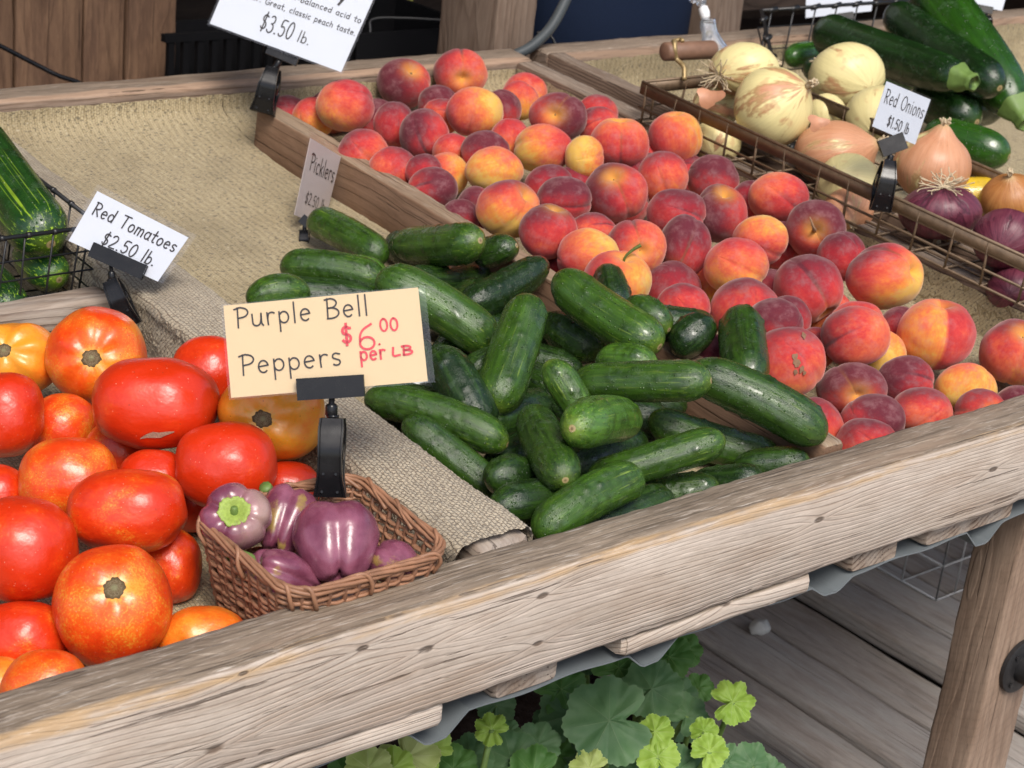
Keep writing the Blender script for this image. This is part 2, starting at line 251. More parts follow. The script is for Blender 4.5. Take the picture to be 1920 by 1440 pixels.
PEACHES=[
((.6314,.9807,.0545),0.0297,0.0282,'pu', 90, None, 0, 'nearly black maroon peach in the shadow between the two peaches at the back wall'),
((.4347,.9970,.0469),0.0299,0.0285,'or', 90, None, 0, 'small orange peach tucked in the back left corner behind the large red one'),
((.8112,.8491,.0624),0.0299,0.0269,'pk', 90, None, 0, 'pink peach against the right wall, mostly behind the wine red one'),
((.7473,.9442,.0603),0.0287,0.0280,'or', 100, None, 0, 'plain orange peach low in the back right corner by the burlap wall'),
((.6813,.9057,.0627),0.0294,0.0294,'pu', 90, None, 0, 'dark maroon peach showing as a crescent right of the big round orange peach'),
((.6029,.9350,.0523),0.0292,0.0248,'pk', 60, None, 0, 'dull red peach peeping out between the plum coloured peach and the big orange one'),
((.7430,1.0778,.0667),0.0406,0.0375,'pk', 150, (0.12, -0.38), 0, 'orange-red peach topping the pile at the back, yellow stem hollow facing out'),
((.6365,1.0712,.0609),0.0388,0.0358,'pu', 200, (0.42, 0.45), 0, 'dusky purple-red peach by the back wall with a yellow stem hollow at its upper right'),
((.4976,.8992,.0591),0.0281,0.0309,'rd', 90, None, 0, 'deep red peach half hidden behind the dusty plum coloured one'),
((.4479,.9429,.0776),0.0392,0.0343,'ro', 40, None, 0, 'large red and orange peach leaning on the back end of the left divider'),
((.6194,.8053,.0536),0.0282,0.0282,'ro', 90, None, 0, 'small orange-brown peach low between the big orange peach and the golden one'),
((.6132,.8774,.0712),0.0387,0.0351,'or', 200, None, 0, 'big round peach glowing orange on its right side, just below the topmost peach'),
((.7767,.8071,.0576),0.0293,0.0271,'pk', 120, None, 0, 'smooth pink-red peach between the wine red peach and the right wall'),
((.7179,.8257,.0711),0.0406,0.0341,'pu', 0, (-0.18, -0.05), 1, 'wine red peach near the right wall with a black stem hollow and yellow streak'),
((.5005,.8383,.0619),0.0331,0.0345,'pu', 180, None, 0, 'dark plum coloured peach with a dusty bloom left of the big orange one'),
((.4017,.8321,.0489),0.0336,0.0303,'pk', 140, None, 0, 'flat-looking salmon peach resting on the left divider behind the clipped cucumber card'),
((.8305,.7098,.0636),0.0376,0.0369,'or', 200, (-0.1, 0.92), 0, 'bright orange peach with a cleft top, standing against the wire basket corner'),
((.7318,.7146,.0640),0.0402,0.0346,'pk', 270, (0.0, 0.93), 1, 'large rose peach with a yellow seam over its top, beside the right wall'),
((.6228,.7437,.0582),0.0395,0.0326,'or', 20, None, 0, 'large golden orange peach in the middle of the back half, blushing at its right edge'),
((.6481,.6882,.0601),0.0261,0.0288,'yl', 0, None, 0, 'yellow-orange peach glimpsed between the golden peach and the rose one'),
((.5046,.7820,.0545),0.0258,0.0245,'ro', 90, None, 0, 'brownish orange peach in the gap under the big round orange peach'),
((.5189,.7337,.0675),0.0309,0.0269,'pu', 90, None, 0, 'dusty purple peach right behind the pure yellow one'),
((.7884,.5924,.0440),0.0347,0.0319,'pu', 90, None, 0, 'blackish purple peach under the wire basket rail'),
((.7092,.6047,.0524),0.0327,0.0327,'pk', 100, None, 0, 'rosy peach with an orange patch right of the blood red peach'),
((.4673,.7418,.0398),0.0280,0.0294,'or', 180, None, 0, 'orange peach wedged left of the yellowest peach'),
((.4258,.7354,.0502),0.0237,0.0223,'rd', 90, None, 0, 'small red peach down in a gap left of the yellowest peach'),
((.4078,.7749,.0433),0.0318,0.0285,'pk', 60, None, 0, 'pink-red peach against the left divider, in front of the flat salmon one'),
((.4916,.6808,.0606),0.0368,0.0302,'yl', 60, None, 0, 'the yellowest peach of the pile, round and only faintly blushed'),
((.5453,.6357,.0476),0.0316,0.0283,'rd', 90, None, 0, 'bright crimson peach behind the dusty mauve one in the centre'),
((.5907,.5649,.0556),0.0397,0.0371,'rd', 170, (-0.12, 0.52), 1, 'big blood red peach in the centre with its stem hollow on top'),
((.8096,.5396,.0273),0.0289,0.0275,'rd', 90, None, 0, 'small red peach showing behind the rose peach by the rail'),
((.7976,.4842,.0512),0.0390,0.0323,'pk', 320, None, 0, 'large rose peach by the wire basket with a purple lower right side'),
((.4162,.7033,.0382),0.0312,0.0273,'pu', 0, None, 0, 'dark crimson peach near the left divider, shading to black on its right'),
((.6957,.4854,.0411),0.0335,0.0367,'pu', 200, (0.12, 0.72), 0, 'plum red peach with a yellow stem hollow at its top, below the blackish one'),
((.5227,.5811,.0497),0.0341,0.0290,'pu', 90, None, 0, 'dusty mauve and crimson peach left of the big blood red one'),
((.6315,.4975,.0457),0.0362,0.0297,'rd', 80, None, 0, 'scarlet peach below the rosy one with an orange patch'),
((.4382,.6441,.0300),0.0244,0.0270,'pu', 180, (-0.2, -0.5), 0, 'purple-brown peach hidden behind the two-tone peach on its left'),
((.4253,.5699,.0525),0.0380,0.0349,'yr', 90, (0.68, 0.45), 0, 'large two-tone peach, purple above and pale yellow below, near the end of the left divider'),
((.4032,.6297,.0266),0.0241,0.0228,'pu', 90, None, 0, 'dark red peach squeezed against the left divider above the cucumbers'),
((.4951,.4950,.0393),0.0299,0.0236,'pk', 90, None, 0, 'small salmon peach between the purple-crowned red one and the blood red one'),
((.7446,.3273,.0319),0.0292,0.0304,'rd', 90, None, 0, 'red peach in shade under the peach with the thorn-like stem'),
((.6725,.3935,.0386),0.0336,0.0310,'or', 250, None, 0, 'orange peach with pinkish freckles left of the peach with the thorn-like stem'),
((.7656,.3898,.0428),0.0376,0.0357,'pu', 60, (-0.22, -0.15), 3, 'mauve peach with a long thorn-like stem sticking out of its face'),
((.5667,.4140,.0386),0.0309,0.0377,'pu', 120, (-0.4, -0.8), 0, 'tall egg shaped purple-red peach in the middle of the front half'),
((.4299,.5024,.0472),0.0348,0.0330,'rd', 110, (0.3, 0.85), 0, 'large red peach with a purple crown right above the cucumbers'),
((.5025,.4284,.0411),0.0348,0.0335,'pk', 170, (0.1, -0.2), 1, 'broad pink-orange peach with a yellow right edge, above the peach with a twig'),
((.4375,.4371,.0360),0.0360,0.0330,'or', 200, None, 0, 'orange peach blushing red, half behind a dark warty cucumber'),
((.7215,.2424,.0386),0.0453,0.0385,'yr', 130, (0.72, 0.1), 0, 'largest peach, orange with a grey-purple shoulder and a dark cracked stem hollow at right'),
((.5743,.3371,.0384),0.0375,0.0339,'or', 90, None, 0, 'big orange peach with a grey-pink top in the front half'),
((.6171,.2648,.0313),0.0395,0.0395,'rd', 100, (0.55, -0.8), 1, 'large red peach with a curved seam across its lower right'),
((.4231,.3717,.0318),0.0386,0.0351,'or', 170, (0.25, 0.78), 2, 'orange peach with a curved green twig, beside a cucumber end'),
((.7024,.1912,-.0067),0.0277,0.0277,'rd', 90, None, 0, 'dark red peach deep in the gap left of the two-halved peach'),
((.6346,.2016,.0070),0.0319,0.0284,'or', 90, None, 0, 'orange peach peeping over the rosy peach with the purple left flank'),
((.4423,.2857,.0280),0.0303,0.0269,'pk', 90, None, 0, 'pink-red peach with a fine seam right of the small cucumber ends'),
((.5612,.2410,.0110),0.0270,0.0270,'rd', 80, None, 0, 'crimson peach low between the purple cleft one and the seamed red one'),
((.5027,.2515,.0277),0.0386,0.0357,'pk', 90, None, 0, 'large dusty pink peach above the upright cucumber'),
((.4836,.1920,.0376),0.0302,0.0268,'pu', 80, None, 0, 'purple peach with a cleft, right behind the upright cucumber'),
((.6830,.1310,.0148),0.0433,0.0398,'hf', 0, None, 1, 'large peach split by a seam into an orange half and a red half'),
((.6203,.1490,-.0077),0.0267,0.0302,'yl', 90, None, 0, 'yellow-orange peach in the gap right of the rosy one with the purple flank'),
((.5608,.1948,-.0064),0.0243,0.0243,'pk', 90, None, 0, 'pink peach low behind the coral one with scab marks'),
((.5649,.1475,.0253),0.0374,0.0328,'pk', 170, None, 0, 'rosy peach with a purple left flank in the front right'),
((.4527,.1393,.0195),0.0392,0.0360,'pk', 100, None, 4, 'large coral peach with grey scab marks touching the upright cucumber'),
((.5918,.0928,-.0094),0.0316,0.0271,'pu', 150, None, 0, 'dusty purple and crimson peach in the second row from the front rail'),
((.6765,.0743,-.0279),0.0335,0.0289,'yl', 100, (-0.35, -0.9), 0, 'golden yellow peach in the second row from the front rail'),
((.7658,.0818,-.0031),0.0397,0.0379,'pk', 90, (0.1, 0.6), 1, 'orange-pink peach cut off by the right edge of the picture'),
((.5284,.1117,-.0148),0.0368,0.0295,'pu', 100, (0.02, -0.25), 0, 'purple-grey peach with its red stem hollow facing out near the front rail'),
((.7094,.0272,-.0393),0.0287,0.0264,'pu', 90, None, 0, 'purple-red peach at the front rail on the right picture edge'),
((.6427,.0278,-.0326),0.0292,0.0281,'pk', 90, (0.25, 0.05), 0, 'dull pink peach with its stem hollow up, cut by the front rail at right'),
((.5620,.0440,-.0213),0.0330,0.0286,'pk', 100, None, 0, 'salmon orange peach sitting at the front rail between the crimson and the dull pink one'),
((.5025,.0587,-.0244),0.0336,0.0282,'pu', 20, None, 0, 'dark crimson peach with a purple right side at the front rail'),
((.4472,.0849,-.0300),0.0280,0.0302,'pk', 90, None, 0, 'salmon pink peach squeezed beside the last cucumber at the front rail'),
((.4588,.0290,-.0301),0.0318,0.0286,'pk', 90, None, 0, 'pale orange peach nearest the camera at the end of the divider'),
]
CUCUMBERS=[
((.2027,.5867,.0034),(.2252,.5573,.0064),0.0189,0.8, 0, 'light green cucumber peeping out between the two at the far left'),
((.2593,.5095,.0115),(.3416,.5175,-.0006),0.0202,0.15, 0, 'dark cucumber lying flat below the one with a brown dot'),
((.3394,.4954,.0326),(.3464,.4772,.0439),0.0178,0.2, 0, 'small dark cucumber tip right of the one with a brown dot, by the two-tone peach'),
((.0663,.5212,.0153),(.0933,.5153,.0157),0.0211,0.6, 0, 'rounded pale green cucumber at the far left edge, partly behind the tan card'),
((.1519,.5936,.0107),(.2015,.5292,.0131),0.0192,0.5, 1, 'long cucumber lying flat at the far left, just above the tan card'),
((.2551,.6992,.0149),(.2615,.6045,.0109),0.0203,0.45, 0, 'cucumber lying on top at the far end, its yellow tip against the clipped price card'),
((.2868,.5695,.0286),(.2935,.4802,.0598),0.0236,0.5, 0, 'stout cucumber with a brown dot on its end lying crosswise before the peach divider'),
((.3822,.3441,.0490),(.3572,.3036,.0361),0.0192,0.05, 0, 'dark cucumber end beside the orange peach with a twig'),
((.2953,.4338,-.0036),(.3316,.4372,-.0030),0.0198,0.05, 1, 'blackish cucumber underneath the very dark warty one'),
((.3402,.4198,.0409),(.2607,.4097,.0225),0.0223,0.0, 1, 'very dark warty cucumber at the upper middle, touching the peaches'),
((.1485,.4059,.0537),(.2027,.3372,.0163),0.0238,0.55, 0, 'long straight cucumber slanting down right from behind the tan card'),
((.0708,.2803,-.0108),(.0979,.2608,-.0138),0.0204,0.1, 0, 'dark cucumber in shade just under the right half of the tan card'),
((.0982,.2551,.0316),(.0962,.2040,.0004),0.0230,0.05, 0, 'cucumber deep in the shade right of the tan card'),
((.1701,.2920,.0044),(.1990,.3003,.0053),0.0164,0.3, 0, 'small cucumber end pointing at the viewer left of the big upright one'),
((.3804,.2512,.0322),(.4115,.2294,.0309),0.0188,0.1, 0, 'dark cucumber showing a narrow strip above the one seen end-on'),
((.3475,.2560,.0505),(.3502,.2340,.0463),0.0185,0.5, 1, 'small bumpy cucumber tip beside the pink-red peach'),
((.3121,.3343,.0082),(.3197,.3006,.0013),0.0212,0.4, 0, 'wet shiny cucumber under the thick slanting one'),
((.2974,.3057,.0652),(.3117,.2139,.0455),0.0248,0.6, 0, 'thick cucumber slanting from upper left to lower right below the peach with a twig'),
((.2746,.2108,.0226),(.2837,.1828,.0289),0.0189,0.8, 0, 'light green cucumber in the gap under the thick slanting one'),
((.3715,.2055,.0328),(.3818,.2042,.0403),0.0212,0.0, 0, 'cucumber seen end-on showing a star shaped blossom scar'),
((.4208,.1811,.0499),(.3728,.1240,.0327),0.0246,0.25, 0, 'cucumber standing upright among the front peaches'),
((.2837,.0901,.0498),(.3455,.0186,.0183),0.0231,0.35, 0, 'longest cucumber, running down right to the end of the peach divider'),
((.1966,.1570,.0375),(.2450,.0785,.0604),0.0203,0.5, 0, 'straight cucumber lying level in the middle with a pale striped right end'),
((.1561,.1626,.0488),(.1666,.1387,.0212),0.0168,0.7, 0, 'short bright green cucumber standing between the upright and the level ones'),
((.2098,.2766,.0586),(.1440,.2265,.0117),0.0253,0.5, 0, 'big upright cucumber leaning in the middle of the heap, blossom end down'),
((.2747,.1262,-.0091),(.3450,.0669,-.0273),0.0196,0.55, 1, 'warty cucumber with dark spots lying right of the stubby pale one'),
((.0248,.2508,.0117),(.0781,.1582,.0032),0.0185,0.55, 1, 'cucumber with a yellow-green back and a wet shiny end, below the tan card'),
((.0236,.1927,.0075),(.0554,.1321,-.0249),0.0173,0.35, 0, 'slim cucumber lying along the edge of the carpeted divider'),
((.0482,.0982,-.0030),(.1182,.1060,-.0368),0.0214,0.2, 1, 'dark cucumber low in the heap, left of the one with a tan lower dot'),
((.0257,.0619,-.0088),(.0996,.0612,-.0208),0.0199,0.15, 0, 'dark cucumber low at the front, right beside the end of the carpeted divider'),
((.1136,.1371,.0218),(.0704,.0522,.0200),0.0203,0.35, 0, 'dark cucumber pointing down with a tan dot on its lower end'),
((.0999,.0626,.0497),(.1843,.0994,.0230),0.0224,0.85, 0, 'pale striped stubby cucumber with a tan dot on its near end'),
((.3127,.0446,-.0259),(.3357,.0194,-.0178),0.0187,0.25, 0, 'dark cucumber with a thin dry stem at the front rail, rightmost of the heap'),
((.2665,.0546,-.0385),(.2815,.0261,-.0265),0.0190,0.1, 0, 'dark cucumber in shade behind the front rail, left of the one with a dry stem'),
((.2062,.0605,-.0378),(.2358,.0380,-.0301),0.0182,0.4, 1, 'bumpy cucumber at the front rail, right of the nearest warty one'),
((.1501,.0766,-.0126),(.2256,.0291,.0214),0.0174,0.55, 0, 'long shiny cucumber with a white reflection above the nearest warty one'),
((.0404,.0218,-.0127),(.1282,.0301,.0023),0.0197,0.6, 1, 'warty shiny cucumber lying at the front rail, nearest the camera'),
]
TOMATOES=[
((-.1045,.3447,.0283),0.0350,0.0350,0.15, None, 'red tomato half hidden behind the left edge of the tan card'),
((-.2210,.4946,.0064),0.0398,0.0339,0.9, (-0.1, 0.22), 'orange-yellow tomato with a big brown scar at the left edge of the picture'),
((-.1707,.4346,.0226),0.0459,0.0464,0.55, (0.1, -0.06), 'round orange-red tomato topping the pile, brown scar in the middle of its face'),
((-.2273,.3853,-.0171),0.0310,0.0310,0.45, None, 'brownish red tomato in the gap below the round orange-red one'),
((-.1119,.2273,.0356),0.0460,0.0405,0.95, (-0.06, -0.06), 'ribbed orange tomato with a star shaped scar under the tan card'),
((-.2047,.3229,-.0217),0.0329,0.0305,0.3, None, 'red tomato in the shade under the largest oval one'),
((-.3351,.2875,-.0173),0.0272,0.0263,0.2, None, 'red tomato sliver at the left edge, above the big dented one'),
((-.1943,.2822,.0411),0.0543,0.0401,0.08, None, 'largest red oval tomato with a grey crack low on its side'),
((-.2209,.2339,-.0047),0.0295,0.0259,0.1, None, 'red tomato showing a narrow cap above the wide one with an orange end'),
((-.2848,.3791,.0084),0.0320,0.0371,0.15, None, 'red tomato with a yellow speckled top at the left edge'),
((-.1192,.1842,-.0159),0.0283,0.0251,0.0, None, 'bright red tomato behind the far rim of the wicker basket'),
((-.1796,.1888,.0197),0.0425,0.0363,0.08, None, 'smooth red tomato behind the first purple pepper'),
((-.2906,.2499,.0040),0.0402,0.0349,0.55, None, 'orange tomato with golden speckles on its shoulder, centre left'),
((-.2445,.1605,-.0449),0.0259,0.0311,0.4, None, 'brown-red tomato in shade left of the wicker basket'),
((-.2807,.1687,.0105),0.0480,0.0345,0.25, None, 'wide red tomato with an orange right end, left of the basket'),
((-.3685,.1694,-.0017),0.0423,0.0419,0.15, None, 'big red tomato with a shallow dent, cut by the left edge'),
((-.2806,.0459,-.0439),0.0346,0.0266,0.75, (0.0, -0.35), 'orange tomato at the rail between the big front one and the basket'),
((-.3916,.1224,-.0510),0.0351,0.0299,0.2, None, 'red tomato at lower left, left of the big front one'),
((-.4286,.0830,-.0628),0.0231,0.0270,0.95, None, 'yellow-orange tomato in the very corner of the picture at lower left'),
((-.3376,.0830,-.0163),0.0448,0.0464,0.4, (0.22, 0.42), 'big front tomato with a tan corky scar and yellow streaks around it'),
((-.4125,.0366,-.0402),0.0320,0.0301,0.65, None, 'orange-red tomato at the rail in the lower left corner'),
]
ONIONS=[
((.9017,.6992,.0547),0.0338,0.0323,'o10'),
((.9829,.7852,.0777),0.0367,0.0336,'o9'),
((.9786,.7406,.1395),0.0508,0.0381,'o1'),
((1.1178,.6975,.0749),0.0308,0.0308,'o5'),
((1.1418,.6184,.0885),0.0515,0.0469,'o4'),
((1.2343,.7661,.1063),0.0585,0.0505,'o3'),
((.9520,.6528,.1118),0.0553,0.0553,'o2'),
((.9921,.5659,.0647),0.0578,0.0462,'o6'),
((.9409,.4937,.0504),0.0420,0.0406,'o7'),
((.8918,.4468,.0340),0.0328,0.0301,'o11'),
((1.0975,.3940,.0430),0.0284,0.0255,'oy'),
((1.0452,.4436,.0782),0.0508,0.0480,'o8'),
((1.0789,.3368,.0604),0.0401,0.0360,'ob'),
((.9578,.2141,.0267),0.0403,0.0390,'ro3'),
((.9224,.3287,.0649),0.0516,0.0357,'ro1'),
((.9063,.2180,.0677),0.0395,0.0369,'ro2'),
((.8982,.1866,.0140),0.0317,0.0267,'ro4'),
]
ZUCCHINI=[
((1.4417,1.0539,.0551),(1.4889,1.0603,.0553),0.0218,'z5'),
((1.4151,.9804,.0521),(1.4175,.9229,.0483),0.0228,'z9'),
((1.4969,.9229,.0517),(1.5517,.9106,.0492),0.0320,'z4'),
((1.5228,.7605,.0333),(1.5873,.7564,.0336),0.0312,'z8'),
((1.4606,.7741,.0479),(1.4583,.7122,.0427),0.0354,'z6'),
((1.3263,.6384,.0405),(1.3467,.5686,.0359),0.0318,'z7'),
((1.5945,.9170,.1909),(1.5355,.6910,.0766),0.0450,'z3'),
((1.5159,.9045,.1485),(1.4641,.6809,.1073),0.0340,'z2'),
((1.4364,.9746,.1093),(1.4087,.7161,.1108),0.0366,'z1'),
]
BIGCUKES=[
((-.1606,.6890,.0061),(-.1675,.6361,.0024),0.0244,'l3'),
((-.0964,.7252,.0145),(-.0961,.6855,.0110),0.0236,'l2'),
((-.1051,.8368,.1070),(-.1098,.6823,.0625),0.0327,'l1'),
]
LOW_PEACHES=[((.4296,.2173,-.0100),0.0339),((.6584,.2680,-.0076),0.0333),((.6301,.3297,-.0026),0.0346),((.5282,.3892,.0008),0.0344),((.5936,.3921,.0012),0.0346),((.7698,.4440,.0027),0.0329),((.4623,.5038,.0063),0.0330),((.6689,.6281,.0162),0.0354),((.6298,.6883,.0175),0.0331),((.7635,.6883,.0198),0.0354),((.8398,.6889,.0161),0.0317),((.8057,.7390,.0212),0.0337),((.5307,.9856,.0364),0.0340),((.4209,1.0355,.0380),0.0326),((.4941,1.0423,.0390),0.0332),((.8382,1.0394,.0392),0.0336)]
LOW_TOMATOES=[((-.1772,.2408,-.0312),0.0354)]
LOW_CUCUMBERS=[((.2436,.4386,-.0101),(.3105,.4824,-.0075)),((.1619,.3432,-.0159),(.2263,.3905,-.0130)),((.2414,.2547,-.0212),(.2250,.3328,-.0165)),((.1000,.1599,-.0269),(.1776,.1793,-.0258)),((.3422,.3770,-.0138),(.2643,.3953,-.0127)),((.2915,.1694,-.0264),(.2287,.2189,-.0234)),((.1600,.3828,-.0135),(.0811,.3963,-.0127)),((.3160,.5515,-.0033),(.3200,.6313,.0015)),((.1573,.1235,-.0291),(.2363,.1360,-.0284)),((.1232,.2250,-.0230),(.2022,.2378,-.0222)),((.1687,.2768,-.0199),(.1036,.3233,-.0171)),((.1550,.4718,-.0081),(.2317,.4947,-.0067)),((.1814,.5135,-.0056),(.1122,.5536,-.0032)),((.2880,.2958,-.0187),(.2436,.3623,-.0147)),((.0629,.1791,-.0258),(.0522,.2582,-.0210)),((.1350,.4303,-.0106),(.2112,.4545,-.0092)),((.0993,.0341,-.0345),(.1791,.0388,-.0342)),((.3343,.1877,-.0252),(.2694,.2344,-.0224)),((.0412,.4191,-.0113),(.0518,.4983,-.0065)),((.0948,.4259,-.0109),(.1319,.4967,-.0066))]
# ---------------------------------------------------------------- produce materials (vertex attributes: lc = position on the fruit, tone = its own colouring)
def m_peach():
    n = NT('peach_skin'); lc = n.attr('lc'); v = n.off(lc); tn = n.xyz(n.attr('tone'))
    red, mar, yel = tn
    x, y, z = n.xyz(lc)
    blot = n.noise(v, 1.7, 4, .6); fine = n.noise(v, 9, 5, .7); sp = n.noise(v, 55, 2, .5)
    st = n.noise(n.comb(n.math('MULTIPLY', x, 7), n.math('MULTIPLY', y, 7), n.math('MULTIPLY', z, 1.2)), 1.5, 3, .6)
    red = n.math('ADD', red, n.math('ADD', n.math('MULTIPLY', n.math('SUBTRACT', blot, .5), .8), n.math('ADD', n.math('MULTIPLY', n.math('SUBTRACT', fine, .5), .22), n.math('MULTIPLY', n.math('SUBTRACT', st, .5), .4))))
    mar = n.math('ADD', mar, n.math('ADD', n.math('MULTIPLY', n.math('SUBTRACT', n.noise(v, 1.3, 4, .6, out=0), .5), .9), n.math('MULTIPLY', n.math('SUBTRACT', fine, .5), .18)))
    c = n.ramp(red, [(0.0, (.68, .41, .085)), (.18, (.72, .26, .05)), (.42, (.64, .125, .055)), (.72, (.50, .045, .042)), (1, (.36, .022, .032))])
    c = n.mix(n.math('MULTIPLY', n.sm(mar, .2, .95), .9), c, (.085, .018, .030))
    c = n.mix(n.math('MULTIPLY', n.sm(sp, .6, .74), .12), c, (.7, .33, .12))
    c = n.mix(n.math('MULTIPLY', yel, .85), c, (.68, .34, .06))
    dust = n.sm(n.noise(v, 2.6, 5, .68), .42, .75)
    c = n.mix(n.math('MULTIPLY', dust, .26), c, (.46, .27, .27))
    n.bump(n.noise(v, 60, 3, .6), .12, .0006)
    return n.out(c, .82, .12, Sheen_Weight=.42, Sheen_Roughness=.42, Sheen_Tint=(1, .72, .66, 1))
def m_tomato():
    n = NT('tomato_skin'); lc = n.attr('lc'); v = n.off(lc); ora, scar, yel = n.xyz(n.attr('tone'))
    x, y, z = n.xyz(lc)
    blot = n.noise(v, 1.2, 3, .55); sp = n.noise(v, 26, 5, .75); sp2 = n.noise(v, 12, 4, .65)
    o = n.math('ADD', ora, n.math('ADD', n.math('MULTIPLY', n.math('SUBTRACT', blot, .5), 1.15), n.math('MULTIPLY', n.math('SUBTRACT', sp2, .5), .4)))
    c = n.ramp(o, [(0, (.57, .028, .004)), (.3, (.69, .052, .005)), (.55, (.75, .115, .008)), (.8, (.78, .20, .015)), (1, (.80, .29, .022))])
    ysp = n.math('MULTIPLY', n.sm(n.math('ADD', sp, n.math('MULTIPLY', n.math('SUBTRACT', blot, .5), .5)), .5, .66), n.math('MULTIPLY', n.sm(o, .10, .5), .85))
    c = n.mix(ysp, c, (.70, .30, .03))
    # radial golden streaks round the stem end
    rad = n.math('SQRT', n.math('ADD', n.math('MULTIPLY', x, x), n.math('MULTIPLY', y, y))); rad = n.math('ADD', rad, .02)
    dirn = n.noise(n.comb(n.math('DIVIDE', x, rad), n.math('DIVIDE', y, rad), n.math('MULTIPLY', rad, .8)), 4.5, 3, .6)
    up = n.sm(z, .2, .5)
    star = n.math('MULTIPLY', n.math('MULTIPLY', n.sm(rad, .55, .15), up), n.sm(n.math('ADD', n.math('ADD', n.math('MULTIPLY', dirn, .55), n.math('MULTIPLY', sp, .5)), n.math('MULTIPLY', n.sm(rad, .36, .15), .25)), .5, .72))
    c = n.mix(n.math('MULTIPLY', star, .85), c, (.68, .36, .05))
    spots = n.voro(v, 5.5); spr = n.noise(v, 8, 3)
    c = n.mix(n.math('MULTIPLY', n.sm(n.math('ADD', spots, n.math('MULTIPLY', spr, .1)), .12, .085), .75), c, (.11, .035, .015))
    pale = n.voro(n.vmath('ADD', v, (3.3, 8.1, 1.7)), 9.0)
    c = n.mix(n.math('MULTIPLY', n.sm(pale, .10, .06), .5), c, (.75, .42, .28))
    n.bump(n.math('ADD', n.noise(v, 5, 2), n.math('MULTIPLY', n.noise(v, 90, 2), .06)), .18, .004)
    return n.out(c, n.math('ADD', .22, n.math('MULTIPLY', n.noise(v, 6, 4), .22)), .5, Coat_Weight=.14, Coat_Roughness=.18)
def m_cork():
    n = NT('corky_scar'); lc = n.attr('lc'); v = n.off(lc); f = n.noise(v, 9, 5, .7)
    x, y, z = n.xyz(lc); rad = n.math('SQRT', n.math('ADD', n.math('MULTIPLY', x, x), n.math('MULTIPLY', y, y)))
    c = n.ramp(f, [(.3, (.12, .075, .04)), (.5, (.33, .24, .13)), (.7, (.52, .43, .28))]); c = n.mix(n.math('MULTIPLY', n.sm(rad, .55, .15), .7), c, (.50, .48, .26)); c = n.mix(n.math('MULTIPLY', n.sm(rad, .8, 1.15), .6), c, (.10, .06, .025)); n.bump(f, 1.0, .004)
    return n.out(c, .9, .1)
def m_cuke(name='cucumber_skin', base=(.010, .026, .006), mid=(.042, .100, .011), pale=(.27, .38, .05), gloss=.0, streak=1.0, sl=.55):
    n = NT(name); lc = n.attr('lc'); v = n.off(lc); lt, end, wart = n.xyz(n.attr('tone'))
    x, y, z = n.xyz(lc); r = n.math('MULTIPLY', n.rnd(), 20)
    sv = n.comb(n.math('ADD', n.math('MULTIPLY', x, 3.4), r), n.math('MULTIPLY', y, 3.4), n.math('MULTIPLY', z, .30))
    s1 = n.noise(sv, 1.25, 4, .6); s2 = n.noise(n.comb(n.math('MULTIPLY', x, 9), n.math('ADD', n.math('MULTIPLY', y, 9), r), n.math('MULTIPLY', z, sl)), 1.1, 4 if sl > .3 else 2, .65)
    blot = n.noise(v, 1.6, 5, .65)
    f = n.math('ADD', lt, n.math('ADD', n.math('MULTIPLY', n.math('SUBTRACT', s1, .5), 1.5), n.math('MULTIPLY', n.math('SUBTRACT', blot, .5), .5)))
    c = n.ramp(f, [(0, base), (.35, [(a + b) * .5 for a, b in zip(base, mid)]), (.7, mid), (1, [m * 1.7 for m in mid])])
    # pale lines running from the blossom end
    k = n.math('MULTIPLY', n.sm(s2, .56, .70), n.math('MULTIPLY', n.math('ADD', .30, n.math('MULTIPLY', n.sm(end, 3.4, .1), .7)), n.math('MULTIPLY', n.sm(lt, .1, .8), streak)))
    c = n.mix(k, c, pale)
    c = n.mix(n.math('MULTIPLY', n.sm(end, .9, .15), n.math('MULTIPLY', lt, .55)), c, [p * .8 for p in pale])
    sp = n.voro(v, 11.0); c = n.mix(n.math('MULTIPLY', n.sm(sp, .14, .06), .25), c, [p * .9 for p in pale])
    wax = n.sm(n.noise(v, 2.2, 4, .65), .5, .72); c = n.mix(n.math('MULTIPLY', wax, .2), c, (.085, .125, .085))
    c = n.mix(n.math('MULTIPLY', wart, .45), c, [m * .6 for m in base])
    dot = n.math('MULTIPLY', n.sm(end, .17, .12), n.sm(end, .03, .06)); c = n.mix(n.math('MULTIPLY', n.sm(end, .17, .13), .9), c, (.36, .27, .13)); 
    c = n.mix(n.math('MULTIPLY', n.sm(end, .07, .045), .8), c, (.16, .10, .05))
    fine = n.noise(v, 28, 3, .6); bumps = n.voro(v, 5.0)
    h = n.math('ADD', n.math('MULTIPLY', fine, .25), n.math('ADD', n.math('MULTIPLY', n.sm(bumps, .22, .03), 1.3), n.math('MULTIPLY', s2, .25)))
    n.bump(h, .5, .003)
    rough = n.math('ADD', .15 - gloss, n.math('ADD', n.math('MULTIPLY', wax, .22), n.math('MULTIPLY', blot, .1)))
    wet = n.sm(n.noise(v, 1.3, 3, .5), .52, .62)
    return n.out(c, rough, .5, Coat_Weight=n.math('MULTIPLY', wet, .55), Coat_Roughness=.07)
